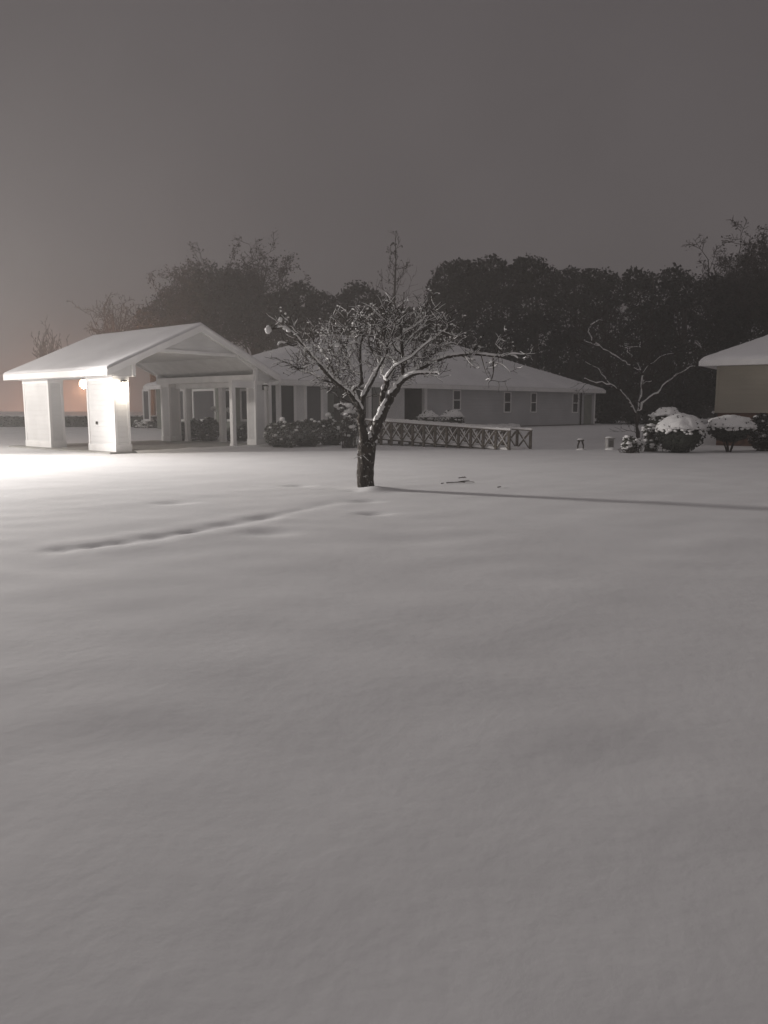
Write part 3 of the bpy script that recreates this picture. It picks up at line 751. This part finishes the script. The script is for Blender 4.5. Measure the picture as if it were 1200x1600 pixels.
# ------------------------------------------------------------------ front tree, traced limb by limb
TY = 14.85
def front_tree():
    bx, by = float(at(573, 765, TY)[0]), TY
    R = empty('snowy_tree', (bx, by, gzf(bx, by)-.02)); org = np.array(R.location)
    tag(R, 'low spreading bare tree with snow along its limbs standing alone on the lawn', 'tree')
    px2m = TY/F
    trunk = MB(); twigs = MB(); snow = MB()
    pools = []
    def spline(P, n=5):
        P = np.array(P, float); out = []
        for i in range(len(P)-1):
            p0 = P[max(0, i-1)]; p1 = P[i]; p2 = P[i+1]; p3 = P[min(len(P)-1, i+2)]
            for k in range(n):
                t = k/n; out.append(.5*((2*p1)+(-p0+p2)*t+(2*p0-5*p1+4*p2-p3)*t*t+(-p0+3*p1-3*p2+p3)*t**3))
        out.append(P[-1]); return np.array(out)
    def addsnow(q, r, k=1.0, hmin=.0):
        """snow lying along the top of a limb"""
        q = np.asarray(q); r = np.asarray(r); t = np.gradient(q, axis=0); t /= np.linalg.norm(t, axis=1)[:, None]+1e-9
        hz = np.sqrt(np.clip(1-t[:, 2]**2, 0, 1))
        run = []
        for i in range(len(q)):
            ok = hz[i] > (.30 if r[i] > .025 else .45) and mnoise.noise(Vector((q[i][0]*3.3, q[i][2]*3.3, q[i][1]*2))) > (-.55 if r[i] > .02 else -.25)
            if ok:
                n = np.array([0, 0, 1.])-t[i]*t[i][2]; n /= np.linalg.norm(n)
                n = n+np.array([-.10, -.42, 0]); n /= np.linalg.norm(n)
                rs = (.55*r[i]+(.010 if r[i] > .012 else .0065))*k*(1+.25*mnoise.noise(Vector(q[i])*9))
                run.append((q[i]+n*(r[i]*.72+.004), rs))
            if (not ok or i == len(q)-1) and run:
                if len(run) > 1:
                    P_, R_ = zip(*run); R_ = list(R_); R_[0] *= .5; R_[-1] *= .5; snow.tube(P_, R_, 6)
                run = []
    def limb(pts, r0, r1, dy0=0.0, dy1=0.0, twig=1.0, mb=trunk, grow=True, sn=1.0, rough=True):
        """pts in picture columns/rows at the tree's distance, radii in the same unit, dy in metres"""
        n = len(pts); W3 = []
        for i, (px, py) in enumerate(pts):
            W3.append(at(px, py, TY+dy0+(dy1-dy0)*i/(n-1))-org)
        q = spline(W3, 5); m = len(q); tt = np.linspace(0, 1, m)
        r = (r0+(r1-r0)*tt**.8)*px2m*.92
        r = r*np.clip((1-tt)/.14+.3, .35, 1)
        if rough:
            q = q+np.array([[.35*rr*mnoise.noise(Vector((i*.7, j*5., r0))) for j in range(3)] for i, rr in enumerate(r)])
            r = r*(1+.16*np.array([mnoise.noise(Vector((i*.9, 7., r1+r0))) for i in range(m)]))
        mb.tube(q, r, 9 if r0 > 6 else 6)
        addsnow(q, r, sn)
        if grow: pools.append((q, r, twig))
        return q, r
    # trunk with a flare
    q = np.array([at(573.5, 771, TY)-org, at(573, 764, TY)-org, at(571.5, 752, TY)-org, at(571, 737, TY)-org, at(572, 720, TY)-org, at(573, 704, TY)-org, at(574, 693, TY)-org, at(573, 684, TY)-org])
    qs = spline(q, 6); tt = np.linspace(0, 1, len(qs))
    r = np.interp(tt, [0, .12, .3, .6, .85, 1], [16.5, 14, 13.2, 13.6, 14.2, 4])*px2m
    qv = []
    k = 20; V = []
    for i, (c, rr) in enumerate(zip(qs, r)):
        for j in range(k):
            an = 2*pi*j/k
            nn = 1+.10*mnoise.noise(Vector((cos(an)*1.6, sin(an)*1.6, c[2]*3)))+.05*mnoise.noise(Vector((cos(an)*5, sin(an)*5, c[2]*9)))
            V.append((c[0]+rr*nn*cos(an), c[1]+rr*nn*sin(an), c[2]))
    f = [(i*k+j, i*k+(j+1) % k, (i+1)*k+(j+1) % k, (i+1)*k+j) for i in range(len(qs)-1) for j in range(k)]
    f.append(tuple((len(qs)-1)*k+j for j in range(k)))
    trunk.add(V, f)
    # snow held in the fork
    lumpy(snow, tuple(at(576, 690, TY)-org), (.055, .085, .15), 2, 10, .2)
    lumpy(snow, tuple(at(578, 682, TY)-org), (.06, .07, .09), 5, 8, .2)
    lumpy(snow, tuple(at(563, 632, TY-.25)-org), (.035, .05, .05), 8, 6, .2)
    # left side
    limb([(569, 706), (568, 694), (567, 676), (565.5, 658), (564, 640)], 8.5, 6.2, 0, -.25, twig=.1)
    limb([(564, 644), (559, 633), (549, 619), (540, 609), (521, 594), (508, 580), (499, 570), (480, 548), (468.6, 534), (457.5, 521), (446, 513)], 5.2, 1.7, -.25, -.9, twig=.8)
    limb([(446, 513), (438.5, 511.5), (426, 514), (419, 513)], 1.6, 1.0, -.9, -.95, twig=0, grow=False)
    limb([(467, 537), (457.5, 540), (448, 537), (438.5, 535.4), (434.5, 540)], 1.5, .9, -.8, -1.0, twig=.3, sn=1.3)
    limb([(494, 565.5), (486, 569), (478, 573), (468.5, 576.6), (459, 573), (451, 575)], 1.5, .8, -.7, -1.2, twig=1.2)
    limb([(538, 607), (526, 600), (512, 596), (500, 590), (486, 583), (474, 580)], 2.0, .8, -.4, -.2, twig=1.2)
    limb([(565, 642), (565, 630), (570, 615), (574, 608.8), (581, 595), (586, 586), (590, 576.6)], 5.0, 3.2, -.25, -.1, twig=.2)
    limb([(590, 577), (592, 568), (587, 556), (580, 545), (576, 530), (580, 514), (577, 503)], 2.6, .9, -.1, .5, twig=1.2)
    limb([(585, 588), (592, 574), (599, 562), (606, 545), (600, 528), (604, 510), (600, 498)], 2.4, .9, -.1, -.6, twig=1.2)
    limb([(560, 634), (555, 620), (552, 610), (560, 603), (566, 597)], 2.4, 3.0, -.25, -.35, twig=.3)
    limb([(566, 600), (564.5, 583), (563, 559), (563.6, 538.6), (567, 524), (562, 508), (565, 496)], 3.0, 1.0, -.35, -.3, twig=1.1)
    limb([(563.5, 539), (555, 535), (544.6, 537), (535, 536), (527, 538.6), (514.5, 540)], 1.5, .7, -.3, -.8, twig=1.2, sn=1.2)
    limb([(562, 537), (554, 527), (549, 521), (540, 513), (534, 512)], 1.3, .7, -.3, 0, twig=1.2)
    limb([(564, 586), (553, 581), (541, 575), (535, 567), (522, 560), (512, 548)], 1.5, .7, -.3, .4, twig=1.2)
    limb([(549, 578), (547, 562), (544.6, 551), (540, 540), (530, 528), (521, 521)], 1.3, .7, -.3, .7, twig=1.2)
    limb([(548, 618), (535, 600), (522, 583), (515, 566), (505, 552), (497, 540), (490, 533)], 2.2, .8, -.3, .9, twig=1.3)
    # centre
    limb([(592, 664), (594, 650), (596, 632), (599, 615), (604, 598), (605, 593)], 5.4, 4.8, .05, .2, twig=.15)
    lumpy(snow, tuple(at(605, 590, TY+.2)-org), (.075, .07, .06), 4, 8, .2)
    limb([(604, 598), (612, 586), (618, 570), (608, 556), (596, 548), (590, 538)], 2.4, .9, .2, .9, twig=1.3)
    limb([(605, 596), (598, 585), (594, 560), (590, 541), (585, 520), (590, 500)], 2.0, .8, .2, 1.1, twig=1.3)
    # right side
    limb([(572, 708), (575, 696), (581, 684), (588, 668), (597, 650), (604, 634), (611, 620), (620, 606), (630, 592)], 9.5, 6.2, 0, .1, twig=.05)
    limb([(628, 595), (636, 590), (646, 585), (656, 583), (670, 583), (684, 583), (687, 586)], 4.2, 2.0, .1, -.5, twig=.7, sn=1.2)
    limb([(626, 597), (640, 585), (657, 575.5), (672, 567.6), (687.5, 561), (703, 556.5), (722, 554), (738, 553), (751, 554), (770, 556), (782.5, 557), (798, 553), (819, 554)], 5.2, 1.6, .1, .5, twig=.4, sn=1.15)
    limb([(770, 557), (771, 575), (769, 590), (762, 599)], 1.5, .8, .4, .3, twig=.6, sn=.4)
    limb([(770, 566), (782, 569), (790, 574), (797, 582)], 1.1, .6, .4, .3, twig=1)
    limb([(722, 556), (733, 561), (743, 562)], 1.6, .9, .3, .1, twig=.8)
    limb([(728, 558), (733, 566), (743, 576)], 1.3, .6, .3, .0, twig=.8)
    limb([(752, 556), (755, 567), (759, 582)], 1.1, .6, .35, .5, twig=1)
    limb([(782, 557), (783, 548), (776, 541), (774, 538)], 1.3, .7, .45, .4, twig=.8, sn=1.3)
    limb([(798, 554), (804, 556), (809, 560)], 1.1, .8, .5, .5, twig=.2, sn=1.6)
    limb([(629, 594), (629.4, 570), (628.6, 549), (627, 530), (626.5, 517), (624, 500), (626, 486)], 4.0, 1.0, .1, .3, twig=1.1)
    limb([(604, 590), (616, 574), (628, 566), (645, 556), (660, 542), (676.4, 529.6), (689, 520), (698, 514)], 2.3, .8, .1, -.7, twig=1.1, sn=1.3)
    limb([(640, 588), (652, 570), (662, 556), (672, 548), (690, 540), (706, 536), (716, 540)], 2.2, .8, .1, .9, twig=1.3)
    limb([(657, 576), (668, 560), (684, 550), (700, 548)], 1.8, .7, .1, 1.0, twig=1.3)
    limb([(628, 548), (640, 530), (650, 520), (662, 508), (668, 500)], 1.6, .8, .25, .2, twig=1.0)
    limb([(627, 522), (636, 516), (648, 510), (654, 505), (660, 501), (667, 490), (664, 476)], 1.5, .7, .3, .0, twig=.7, sn=1.3)
    limb([(628, 555), (616, 542), (612, 526), (618, 508), (614, 494)], 1.7, .7, .25, -.5, twig=1.3)
    limb([(630, 572), (644, 552), (648, 535), (655, 524), (660, 515)], 1.7, .7, .25, .8, twig=1.3)
    # fine twigs, grown from every limb, turned upward and outward
    ctr = at(600, 600, TY)-org
    n_tw = 0
    for q, r, dens in pools:
        L = np.linalg.norm(np.diff(q, axis=0), axis=1).sum()
        for _ in range(int(L*dens*21)):
            i = rng.integers(2, len(q)); p = q[i]
            if (p[0] < -1.35 and rng.random() < .75) or (p[0] > 2.0 and rng.random() < .5): continue
            away = (p-ctr)*np.array([.6, .6, .35]); away /= np.linalg.norm(away)+1e-6
            d = unit(1)[0]*.75+away*.5+np.array([0, 0, .45])
            o = []
            branches(p, d, (.22+.24*rng.random()), .0062, 1, o, spread=.8, up=.18, seg=4, kids=3, wob=.20, shrink=.6, rmin=.005)
            for pts, rs, dp in o:
                twigs.tube(pts, rs, 4, cap=False); n_tw += 1
                if rng.random() < .6:
                    a = np.array(pts); b = np.array(rs); addsnow(a, b+.0008, .62)
                if rng.random() < .10:
                    lumpy(snow, tuple(pts[-1]), (.015+.012*rng.random(), .016, .014), n_tw % 17, 4, .2)
                if dp == 0 and rng.random() < .12:      # shrivelled leaf or seed head
                    e_ = np.array(pts[-1]); lumpy(twigs, tuple(e_-np.array([0, 0, .012])), (.009, .009, .016), n_tw % 13, 3, .2)
    # the big clumps of snow at the left tip
    for px, py, a, b, dz in ((419, 515.5, 4.6, 6.4, -.95), (438.5, 499.5, 3.2, 4, -.9), (446, 512.5, 4.5, 3, -.9), (451, 516, 4, 3, -.9), (439, 486, 1.8, 1.5, -.9), (446, 490, 1.6, 1.8, -.9), (555, 505, 5.5, 4.5, -.2), (527, 539, 4.2, 3.5, -.8), (478, 545, 3, 3, -.8)):
        lumpy(snow, tuple(at(px, py, TY+dz)-org), (a*px2m*.9, a*px2m*.8, b*px2m*.9), px % 9, 8, .25)
    limb([(426, 514), (431, 508), (438, 501), (439, 492), (441, 486)], .9, .5, -.92, -.9, grow=False)
    print('twigs', n_tw)
    t = trunk.build('trunk', M['trunk'], R, True); twigs.build('twigs', M['bark'], R)
    snow.build('branch_snow', M['snow_clump'], R, True)
front_tree()

# small limbed tree on the right
def limb_tree():
    Y = 37.0; x = xat(996, Y); z = gzf(x, Y)
    R = empty('snowy_limbed_tree', (x, Y, z)); tag(R, 'small crooked tree with pale snowy limbs before the dark trees at the right', 'tree')
    org = np.array([x, Y, z]); k = Y/F; t = MB(); s = MB()
    def lb(pts, r0, r1, d0, d1, sn=1.0):
        W3 = [at(px, py, Y+d0+(d1-d0)*i/(len(pts)-1))-org for i, (px, py) in enumerate(pts)]
        W3 = [a_*(1-f_)+b_*f_+rng.normal(size=3)*.035 for a_, b_ in zip(W3[:-1], W3[1:]) for f_ in (0, .33, .66)]+[W3[-1]]
        r = np.linspace(r0, r1, len(W3))*k*.75*(1+.2*rng.normal(size=len(W3)))
        r = np.maximum(r, .015); t.tube(W3, r, 6)
        if sn:
            i = 0
            while i < len(W3)-2:
                j = min(len(W3), i+2+int(rng.integers(1, 5)))
                s.tube([w+np.array([-.02, -.3*rr, .75*rr+.008]) for w, rr in zip(W3[i:j], r[i:j])], r[i:j]*.85*sn*(.7+.5*rng.random(j-i))+.008, 6); i = j-1+int(rng.random() < .2)
        o = []
        for w in W3[1:]:
            branches(w, unit(1)[0]+np.array([0, 0, .5]), .95, .015, 2, o, kids=3, rmin=.008)
        for a, b, dp in o: t.tube(a, b, 4, cap=False)
    lb([(996, 692), (996, 668), (995, 645)], 5, 4, 0, 0, 0)
    lb([(994, 647), (984.6, 630), (973, 614), (959, 604.5), (942, 599), (914, 592)], 2.6, 1.4, 0, -.8)
    lb([(997, 647), (1010, 627), (1030, 613), (1041, 599), (1058, 587.5), (1081, 573), (1100, 569)], 2.6, .9, 0, -.6, .9)
    lb([(996, 645), (1001, 620), (1004, 600), (1001.6, 579), (985, 573), (973, 565), (956, 553.5), (936.5, 542), (916.6, 534), (900, 534)], 2.0, 1.2, 0, .8, .95)
    lb([(1004, 596), (1010, 597), (1018.6, 596)], 1.4, 1.0, .4, .2)
    lb([(940, 544), (926, 532), (921, 519.5), (924, 505), (936.5, 501), (951, 504)], 1.2, .9, .7, .4, 1.2)
    lb([(1001, 580), (990, 560), (980, 545), (970, 541), (986, 543), (1000, 543), (1001, 535)], 1.2, .7, .5, .9, .8)
    lb([(1003, 590), (1010, 576), (1021.5, 565), (1041, 553.5), (1060, 553)], 1.3, .7, .3, 1.1, .5)
    lb([(958, 605), (945, 590), (935, 575), (915, 566)], 1.2, .6, -.5, .2, .5)
    t.build('trunk', M['barkf'], R, True); s.build('branch_snow', M['snow_clump'], R, True)
limb_tree()

# ------------------------------------------------------------------ shrubs
def shrub(px, base_py, Y, half_px, top_py, label, name='shrub', snow=.55, leaf='leafmid', stem=0.0, group=None, dens=900, lsize=.035, capgap=0.0, squash=1.0, cat='shrub', flecks=0):
    """rounded clipped shrub: leafy body, woody stem, snow blanket over its top"""
    x = xat(px, Y, .5); z = gzf(x, Y); k = Y/F
    top = float(at(px, top_py, Y)[2]); bot = z+stem
    rx = half_px*k; rz = (top-bot)/2; cz = bot+rz-z
    R = empty(name, (x, Y, z)); tag(R, label, cat, group)
    m = MB(); L = [(0, 0, cz, rx*.97, rx*.88*squash, rz*.97)]
    if not stem or stem > .3: L.append((0, 0, cz-rz*.5, rx*.62, rx*.6, rz*.55))
    leaves(m, L, dens*2.2, lsize, fill=.2, clump=.1); lumpy(m, (0, 0, cz), (rx*.88, rx*.8*squash, rz*.88), px, 9, .12)
    f_ = m.build('foliage', M[leaf], R)
    if snow:
        m = MB(); lumpy(m, (0, 0, cz), (rx*1.07, rx*.98*squash, rz*1.08), px*1.3, 22, .08, zmin=1-2*snow+0.0, freq=3.4)
        # ragged fringe of small clumps
        for i in range(70):
            an = rng.random()*2*pi; e_ = 1-2*snow-.28*rng.random()**2; cr = math.sqrt(max(0, 1-e_*e_)); s_ = rx*(.05+.06*rng.random())
            lumpy(m, (cos(an)*cr*rx*.99, sin(an)*cr*rx*.9*squash, cz+e_*rz), (s_, s_, s_*.6), i, 4, .25)
        m.build('snow_cap', M['snow_clump'], f_, True)
        m = MB(); n_ = int(26*rx/.8); e_ = 1-2*snow*rng.random(n_)**.6; an = rng.random(n_)*2*pi; cr = np.sqrt(1-e_*e_)
        c = np.stack([np.cos(an)*cr*rx*1.09, np.sin(an)*cr*rx*squash, cz+e_*rz*1.09], 1); a = unit(n_)*.045; m.quads(c, a, np.cross(a, unit(n_))*1.0); m.build('poking_leaves', M[leaf], f_)
    m = MB()
    for i in range(5):
        an = i*1.3+px; m.tube([(0.02*cos(an), .02*sin(an), -.1), (.3*rx*cos(an), .3*rx*sin(an), cz*.6), (.6*rx*cos(an), .5*rx*sin(an), cz+rz*.2)], [.035, .025, .01], 5)
    m.build('stem', M['bark'], R)
    return R
G1 = 'clipped shrubs before the tan house'
shrub(1040, 700, 30.2, 26, 638, 'flat-topped snow covered shrub, highest of the right-hand cluster', snow=.24, group=G1, stem=.35)
shrub(1062, 709, 27.6, 36, 649, 'largest rounded shrub with a thick snow cap, front of the right-hand cluster', snow=.36, group=G1, leaf='leafdk', stem=.0)
shrub(1140, 707, 28.2, 35, 650, 'mushroom-shaped shrub on a short stem with snow on top', snow=.42, group=G1, leaf='leafdk', stem=.40)
G2 = 'clipped shrubs against the long house'
shrub(669, 664, 42.0, 17, 643, 'smaller clipped round shrub with snow against the porch post', snow=.27, group=G2, dens=500, lsize=.05)
shrub(706, 667, 41.0, 18.5, 641.5, 'larger clipped round shrub with snow below the first house window', snow=.27, group=G2, dens=500, lsize=.05)
# twiggy plants carrying loose snow
def loose_plant(px, base_py, Y, spec, label, n=34, snowy=.8, leaf='leafmid', tall=None, cat='shrub', group=None, name='snowy_bush', clump=.055, leafn=2600, leafs=.04, dust=.22):
    x = xat(px, Y, .3); z = gzf(x, Y); R = empty(name, (x, Y, z)); tag(R, label, cat, group)
    L = world_lobes(Y, spec, dY=.35, sc=1.0); rel = [(a-x, b-Y, c-z, d, e*1.0, f) for a, b, c, d, e, f in L]
    t = MB(); s = MB(); lf = MB()
    for l in rel:
        for i in range(n):
            d = unit(1)[0]; d[2] = d[2]*.9+.1; e_ = np.array(l[:3])+d*np.array(l[3:])*(.55+.5*rng.random())
            e_[2] = max(e_[2], .06)
            b = np.array([l[0]*.5+.12*rng.normal(), l[1]*.5+.12*rng.normal(), -.05])
            t.tube([b, (b+e_)/2+rng.normal(size=3)*.06, e_], [.012, .009, .006], 4, cap=False)
            if rng.random() < snowy:
                c = clump*(.5+.9*rng.random()); lumpy(s, tuple(e_+np.array([0, 0, .02])), (c*1.3, c*1.2, c*.75), i+l[0], 5, .35)
        m_ = int(leafn*l[3]*l[5]*4)
        d = unit(m_); c = np.array(l[:3])+d*np.array(l[3:])*rng.random(m_)[:, None]**.45; c[:, 2] = np.maximum(c[:, 2], .03)
        a = unit(m_)*leafs; bb = np.cross(a, unit(m_)); lf.quads(c, a, bb)
    for l in rel:
        snowq = int(leafn*l[3]*l[5]*4*dust); d = unit(snowq); d[:, 2] = abs(d[:, 2])*.9-.25; c = np.array(l[:3])+d*np.array(l[3:])*(.85+.25*rng.random(snowq))[:, None]
        a = unit(snowq)*leafs*.9; a[:, 2] *= .4; bb = np.cross(a/(leafs), np.array([0, 0, 1.]))*leafs*.8; c[:, 2] = np.maximum(c[:, 2], .04); s.quads(c, a, bb)
    t.build('stems', M['bark'], R); s.build('snow_clumps', M['snow_clump'], R, True); lf.build('foliage', M[leaf], R)
    if tall:
        q = MB(); w = MB()
        for (tx, ty, bx_, by_) in tall:
            a = at(bx_, by_, Y)-np.array([x, Y, z]); b = at(tx, ty, Y)-np.array([x, Y, z])
            q.tube([a, (a+b)/2+np.array([.04, 0, 0]), b], [.012, .01, .008], 4)
            w = MB(); lumpy(w, tuple(b), (.12, .10, .09), tx, 6, .35); lumpy(w, tuple(b+np.array([.1, 0, -.12])), (.08, .07, .06), tx+3, 5, .35); w.build('stem_snow', M['snow_clump'], R, True)
        q.build('tall_stem', M['bark'], R)
    return R
loose_plant(988, 700, 27.6, [(984, 692, 12, 11), (995, 694, 9, 8), (979, 698, 8, 5)], 'low sprawling bush bristling with snow, left of the right-hand cluster', n=26, clump=.06)
loose_plant(1018, 700, 28.4, [(1012, 672, 9, 10), (1022, 680, 12, 14), (1016, 694, 12, 8)], 'loose twiggy bush with snow clumps leaning on the big capped shrub', n=30, clump=.06)
loose_plant(1190, 706, 28.6, [(1192, 660, 18, 15), (1190, 685, 20, 18), (1214, 676, 20, 28)], 'tall dark leafy bush at the right edge under snow blossoms of its twigs', n=22, snowy=.55, leaf='leafdk', clump=.07)
# long loose hedge right of the carport
def px_hedge():
    for i, (cx, w, top, base, Y, lab) in enumerate((
            (440, 25, 660, 697, 31.6, 'leafy snow-flecked hedge bush nearest the right carport pier'),
            (478, 25, 657, 695, 32.4, 'leafy snow-flecked hedge bush in the middle of the row beside the carport'),
            (517, 26, 656, 691, 33.4, 'leafy snow-flecked hedge bush at the far end of the row, left of the front tree'))):
        h = (base-top)/2; loose_plant(cx, base, Y, [(cx-12, base-h, 16, h), (cx+2, base-h-2, 17, h), (cx+14, base-h+1, 16, h-1), (cx-4, base-h*.6, 22, h*.6)], lab, n=50, snowy=.55, leaf='leafgrey', dust=.6,
                    group='hedge bushes beside the carport', name='hedge_bush', clump=.045, leafn=2600, leafs=.045,
                    tall=[(525, 634, 533, 665), (513, 648, 516, 662)] if i == 2 else ([(441, 655, 443, 668)] if i == 0 else None))
px_hedge()
loose_plant(545, 690, 31.0, [(545, 672, 14, 22), (552, 650, 12, 16), (540, 640, 9, 10)], 'bushy young shrub with big snow puffs just behind the front tree trunk', n=30, snowy=.55, clump=.085, leafn=900, leaf='leafbr')
# bushes seen through the carport
loose_plant(310, 693, 37.0, [(285, 675, 12, 16), (305, 674, 18, 20), (328, 672, 16, 20), (296, 684, 20, 9)], 'brown leafy bush seen between the carport posts', n=40, snowy=.22, leaf='leafbr', clump=.05,
            tall=[(333, 638, 336, 660), (356, 640, 353, 662)], leafn=2600, leafs=.05, name='garden_bush')
loose_plant(380, 695, 36.4, [(366, 680, 14, 14), (384, 678, 14, 16)], 'low bush behind the slim front post of the carport', n=24, snowy=.3, leaf='leafbr', clump=.05, leafn=2200, name='garden_bush')
loose_plant(232, 675, 47.0, [(220, 665, 12, 9), (240, 664, 14, 9)], 'low snow-topped hedge seen right of the lit pier', n=40, snowy=.8, clump=.09, leafn=1200, leafs=.06, name='garden_hedge')
# long clipped hedge far left
def long_hedge():
    Y = 50.0; x0 = xat(-70, Y); x1 = xat(246, Y); zt = float(at(60, 650, Y)[2]); z = .35
    R = empty('boundary_hedge', ((x0+x1)/2, Y, z)); tag(R, 'long low clipped hedge crossing the lawn beyond the carport', 'hedge')
    hw_ = (x1-x0)/2; h = zt-z; m = MB(); n = 15000
    c = np.stack([rng.uniform(-hw_, hw_, n), rng.uniform(-.6, .6, n), rng.uniform(0, h, n)], 1); c[:, 2] = np.minimum(c[:, 2], h-.05*rng.random(n))
    a = unit(n)*.08; b = np.cross(a, unit(n)); m.quads(c, a, b); m.box(-hw_, hw_, -.45, .45, -.2, h*.9); m.build('foliage', M['leafmid'], R)
    m = MB()
    for i in range(90):
        m_x = -hw_+2*hw_*(i+.5)/90; lumpy(m, (m_x, .0, h-.02), (.17, .5, .05+.02*sin(i*1.7)), i, 5, .3, -.2)
    m.build('hedge_snow', M['snow_clump'], R, True)
long_hedge()
# low snowy planting under the house windows
def bed():
    a0 = h_hit(728, 664, b=-.3)[0]; a1 = h_hit(806, 664, b=-.3)[0]
    m = MB(); n = 14
    for i in range(n):
        t = a0+(a1-a0)*(i+.5)/n; p = H0+t*hu-.35*hw
        lumpy(m, (p[0], p[1], gzf(p[0], p[1])), ((a1-a0)/n*1.1, .55, .25+.04*sin(i*2.2)), i, 8, .15)
    o = m.build('snow_covered_bed', M['snow_clump'], None, True); tag(o, 'low snow covered plant bed along the wall between the house windows', 'plant bed')
bed()

# ------------------------------------------------------------------ small things on the lawn
def stump():
    Y = 29.5; x = xat(907, Y, 0); z = gzf(x, Y); R = empty('garden_stake_stand', (x, Y, z)); tag(R, 'tiny dark forked stand with a cap of snow poking out of the lawn', 'garden stand')
    m = MB()
    for dx in (-.11, .11): m.tube([(dx*.4, 0, .36), (dx, 0, .16), (dx*.9, .02, -.05)], [.035, .03, .022], 6)
    m.tube([(-.12, 0, .34), (0, 0, .37), (.12, 0, .36)], .035, 6); m.build('frame', M['bark'], R)
    m = MB(); lumpy(m, (0, 0, .41), (.13, .08, .04), 2, 7, .2); m.build('snow_cap', M['snow_clump'], R, True)
    m = MB(); lumpy(m, (0, -.05, 0), (.18, .18, .06), 5, 7, .2); m.build('snow_mound', M['snow_clump'], R, True)
stump()
def box():
    Y = 29.5; x = xat(952, Y, 0); z = gzf(x, Y); R = empty('utility_box', (x, Y, z), .2); tag(R, 'pale upright utility box with snow on top standing on the lawn', 'utility box')
    m = MB(); m.box(-.13, .13, -.12, .12, -.1, .42); m.build('cabinet', M['sign'], R)
    m = MB(); m.box(-.09, .09, -.135, -.122, .02, .36); m.build('door', M['found'], R)
    m = MB(); m.box(-.16, .16, -.15, .15, .421, .45); m.build('lid', M['found'], R)
    m = MB(); lumpy(m, (0, 0, .45), (.19, .17, .07), 2, 8, .15, -.1); m.build('snow_cap', M['snow_clump'], R, True)
    m = MB(); lumpy(m, (.02, -.12, 0), (.26, .2, .10), 6, 7, .2); m.build('snow_mound', M['snow_clump'], R, True)
box()
def twig(px, py, L, an, label):
    d = ray(px, py); t = (0.02-CZ)/d[2]; p = d*t; x, y = float(p[0]), float(p[1]); z = gzf(x, y)
    o = []
    branches((-L*.5, 0, .015), (cos(an), sin(an), .12), L, .012, 1, o, kids=3, up=.05, spread=.6)
    m = MB()
    for a, b, _ in o: m.tube(np.array(a)*np.array([1, 1, .25])+np.array([0, 0, .012]), b, 4)
    ob = m.build('fallen_twig', M['bark']); ob.location = (x, y, z); tag(ob, label, 'twig', 'twigs fallen on the snow')
twig(713, 756, .42, .3, 'largest dark forked twig lying on the snow right of the trunk')
twig(722, 748, .16, .0, 'thin twig lying on the snow just behind the forked twig')
twig(691, 757, .05, .0, 'tiny fleck of bark on the snow left of the forked twig')
twig(781, 764, .09, .8, 'short twig stuck in the snow farthest right of the trunk')

# ------------------------------------------------------------------ misty night air
def haze():
    me = bpy.data.meshes.new('haze'); m = MB(); m.box(-270, 270, -40, 310, -1.5, 26)
    mt = bpy.data.materials.new('haze'); mt.use_nodes = True; t = mt.node_tree; t.nodes.clear()
    o = t.nodes.new('ShaderNodeOutputMaterial'); v = t.nodes.new('ShaderNodeVolumePrincipled')
    v.inputs['Color'].default_value = (.93, .90, .88, 1); v.inputs['Density'].default_value = .0031; v.inputs['Anisotropy'].default_value = .3
    t.links.new(v.outputs[0], o.inputs['Volume'])
    ob = m.build('haze', mt); ob['kind'] = 'stuff'
haze()
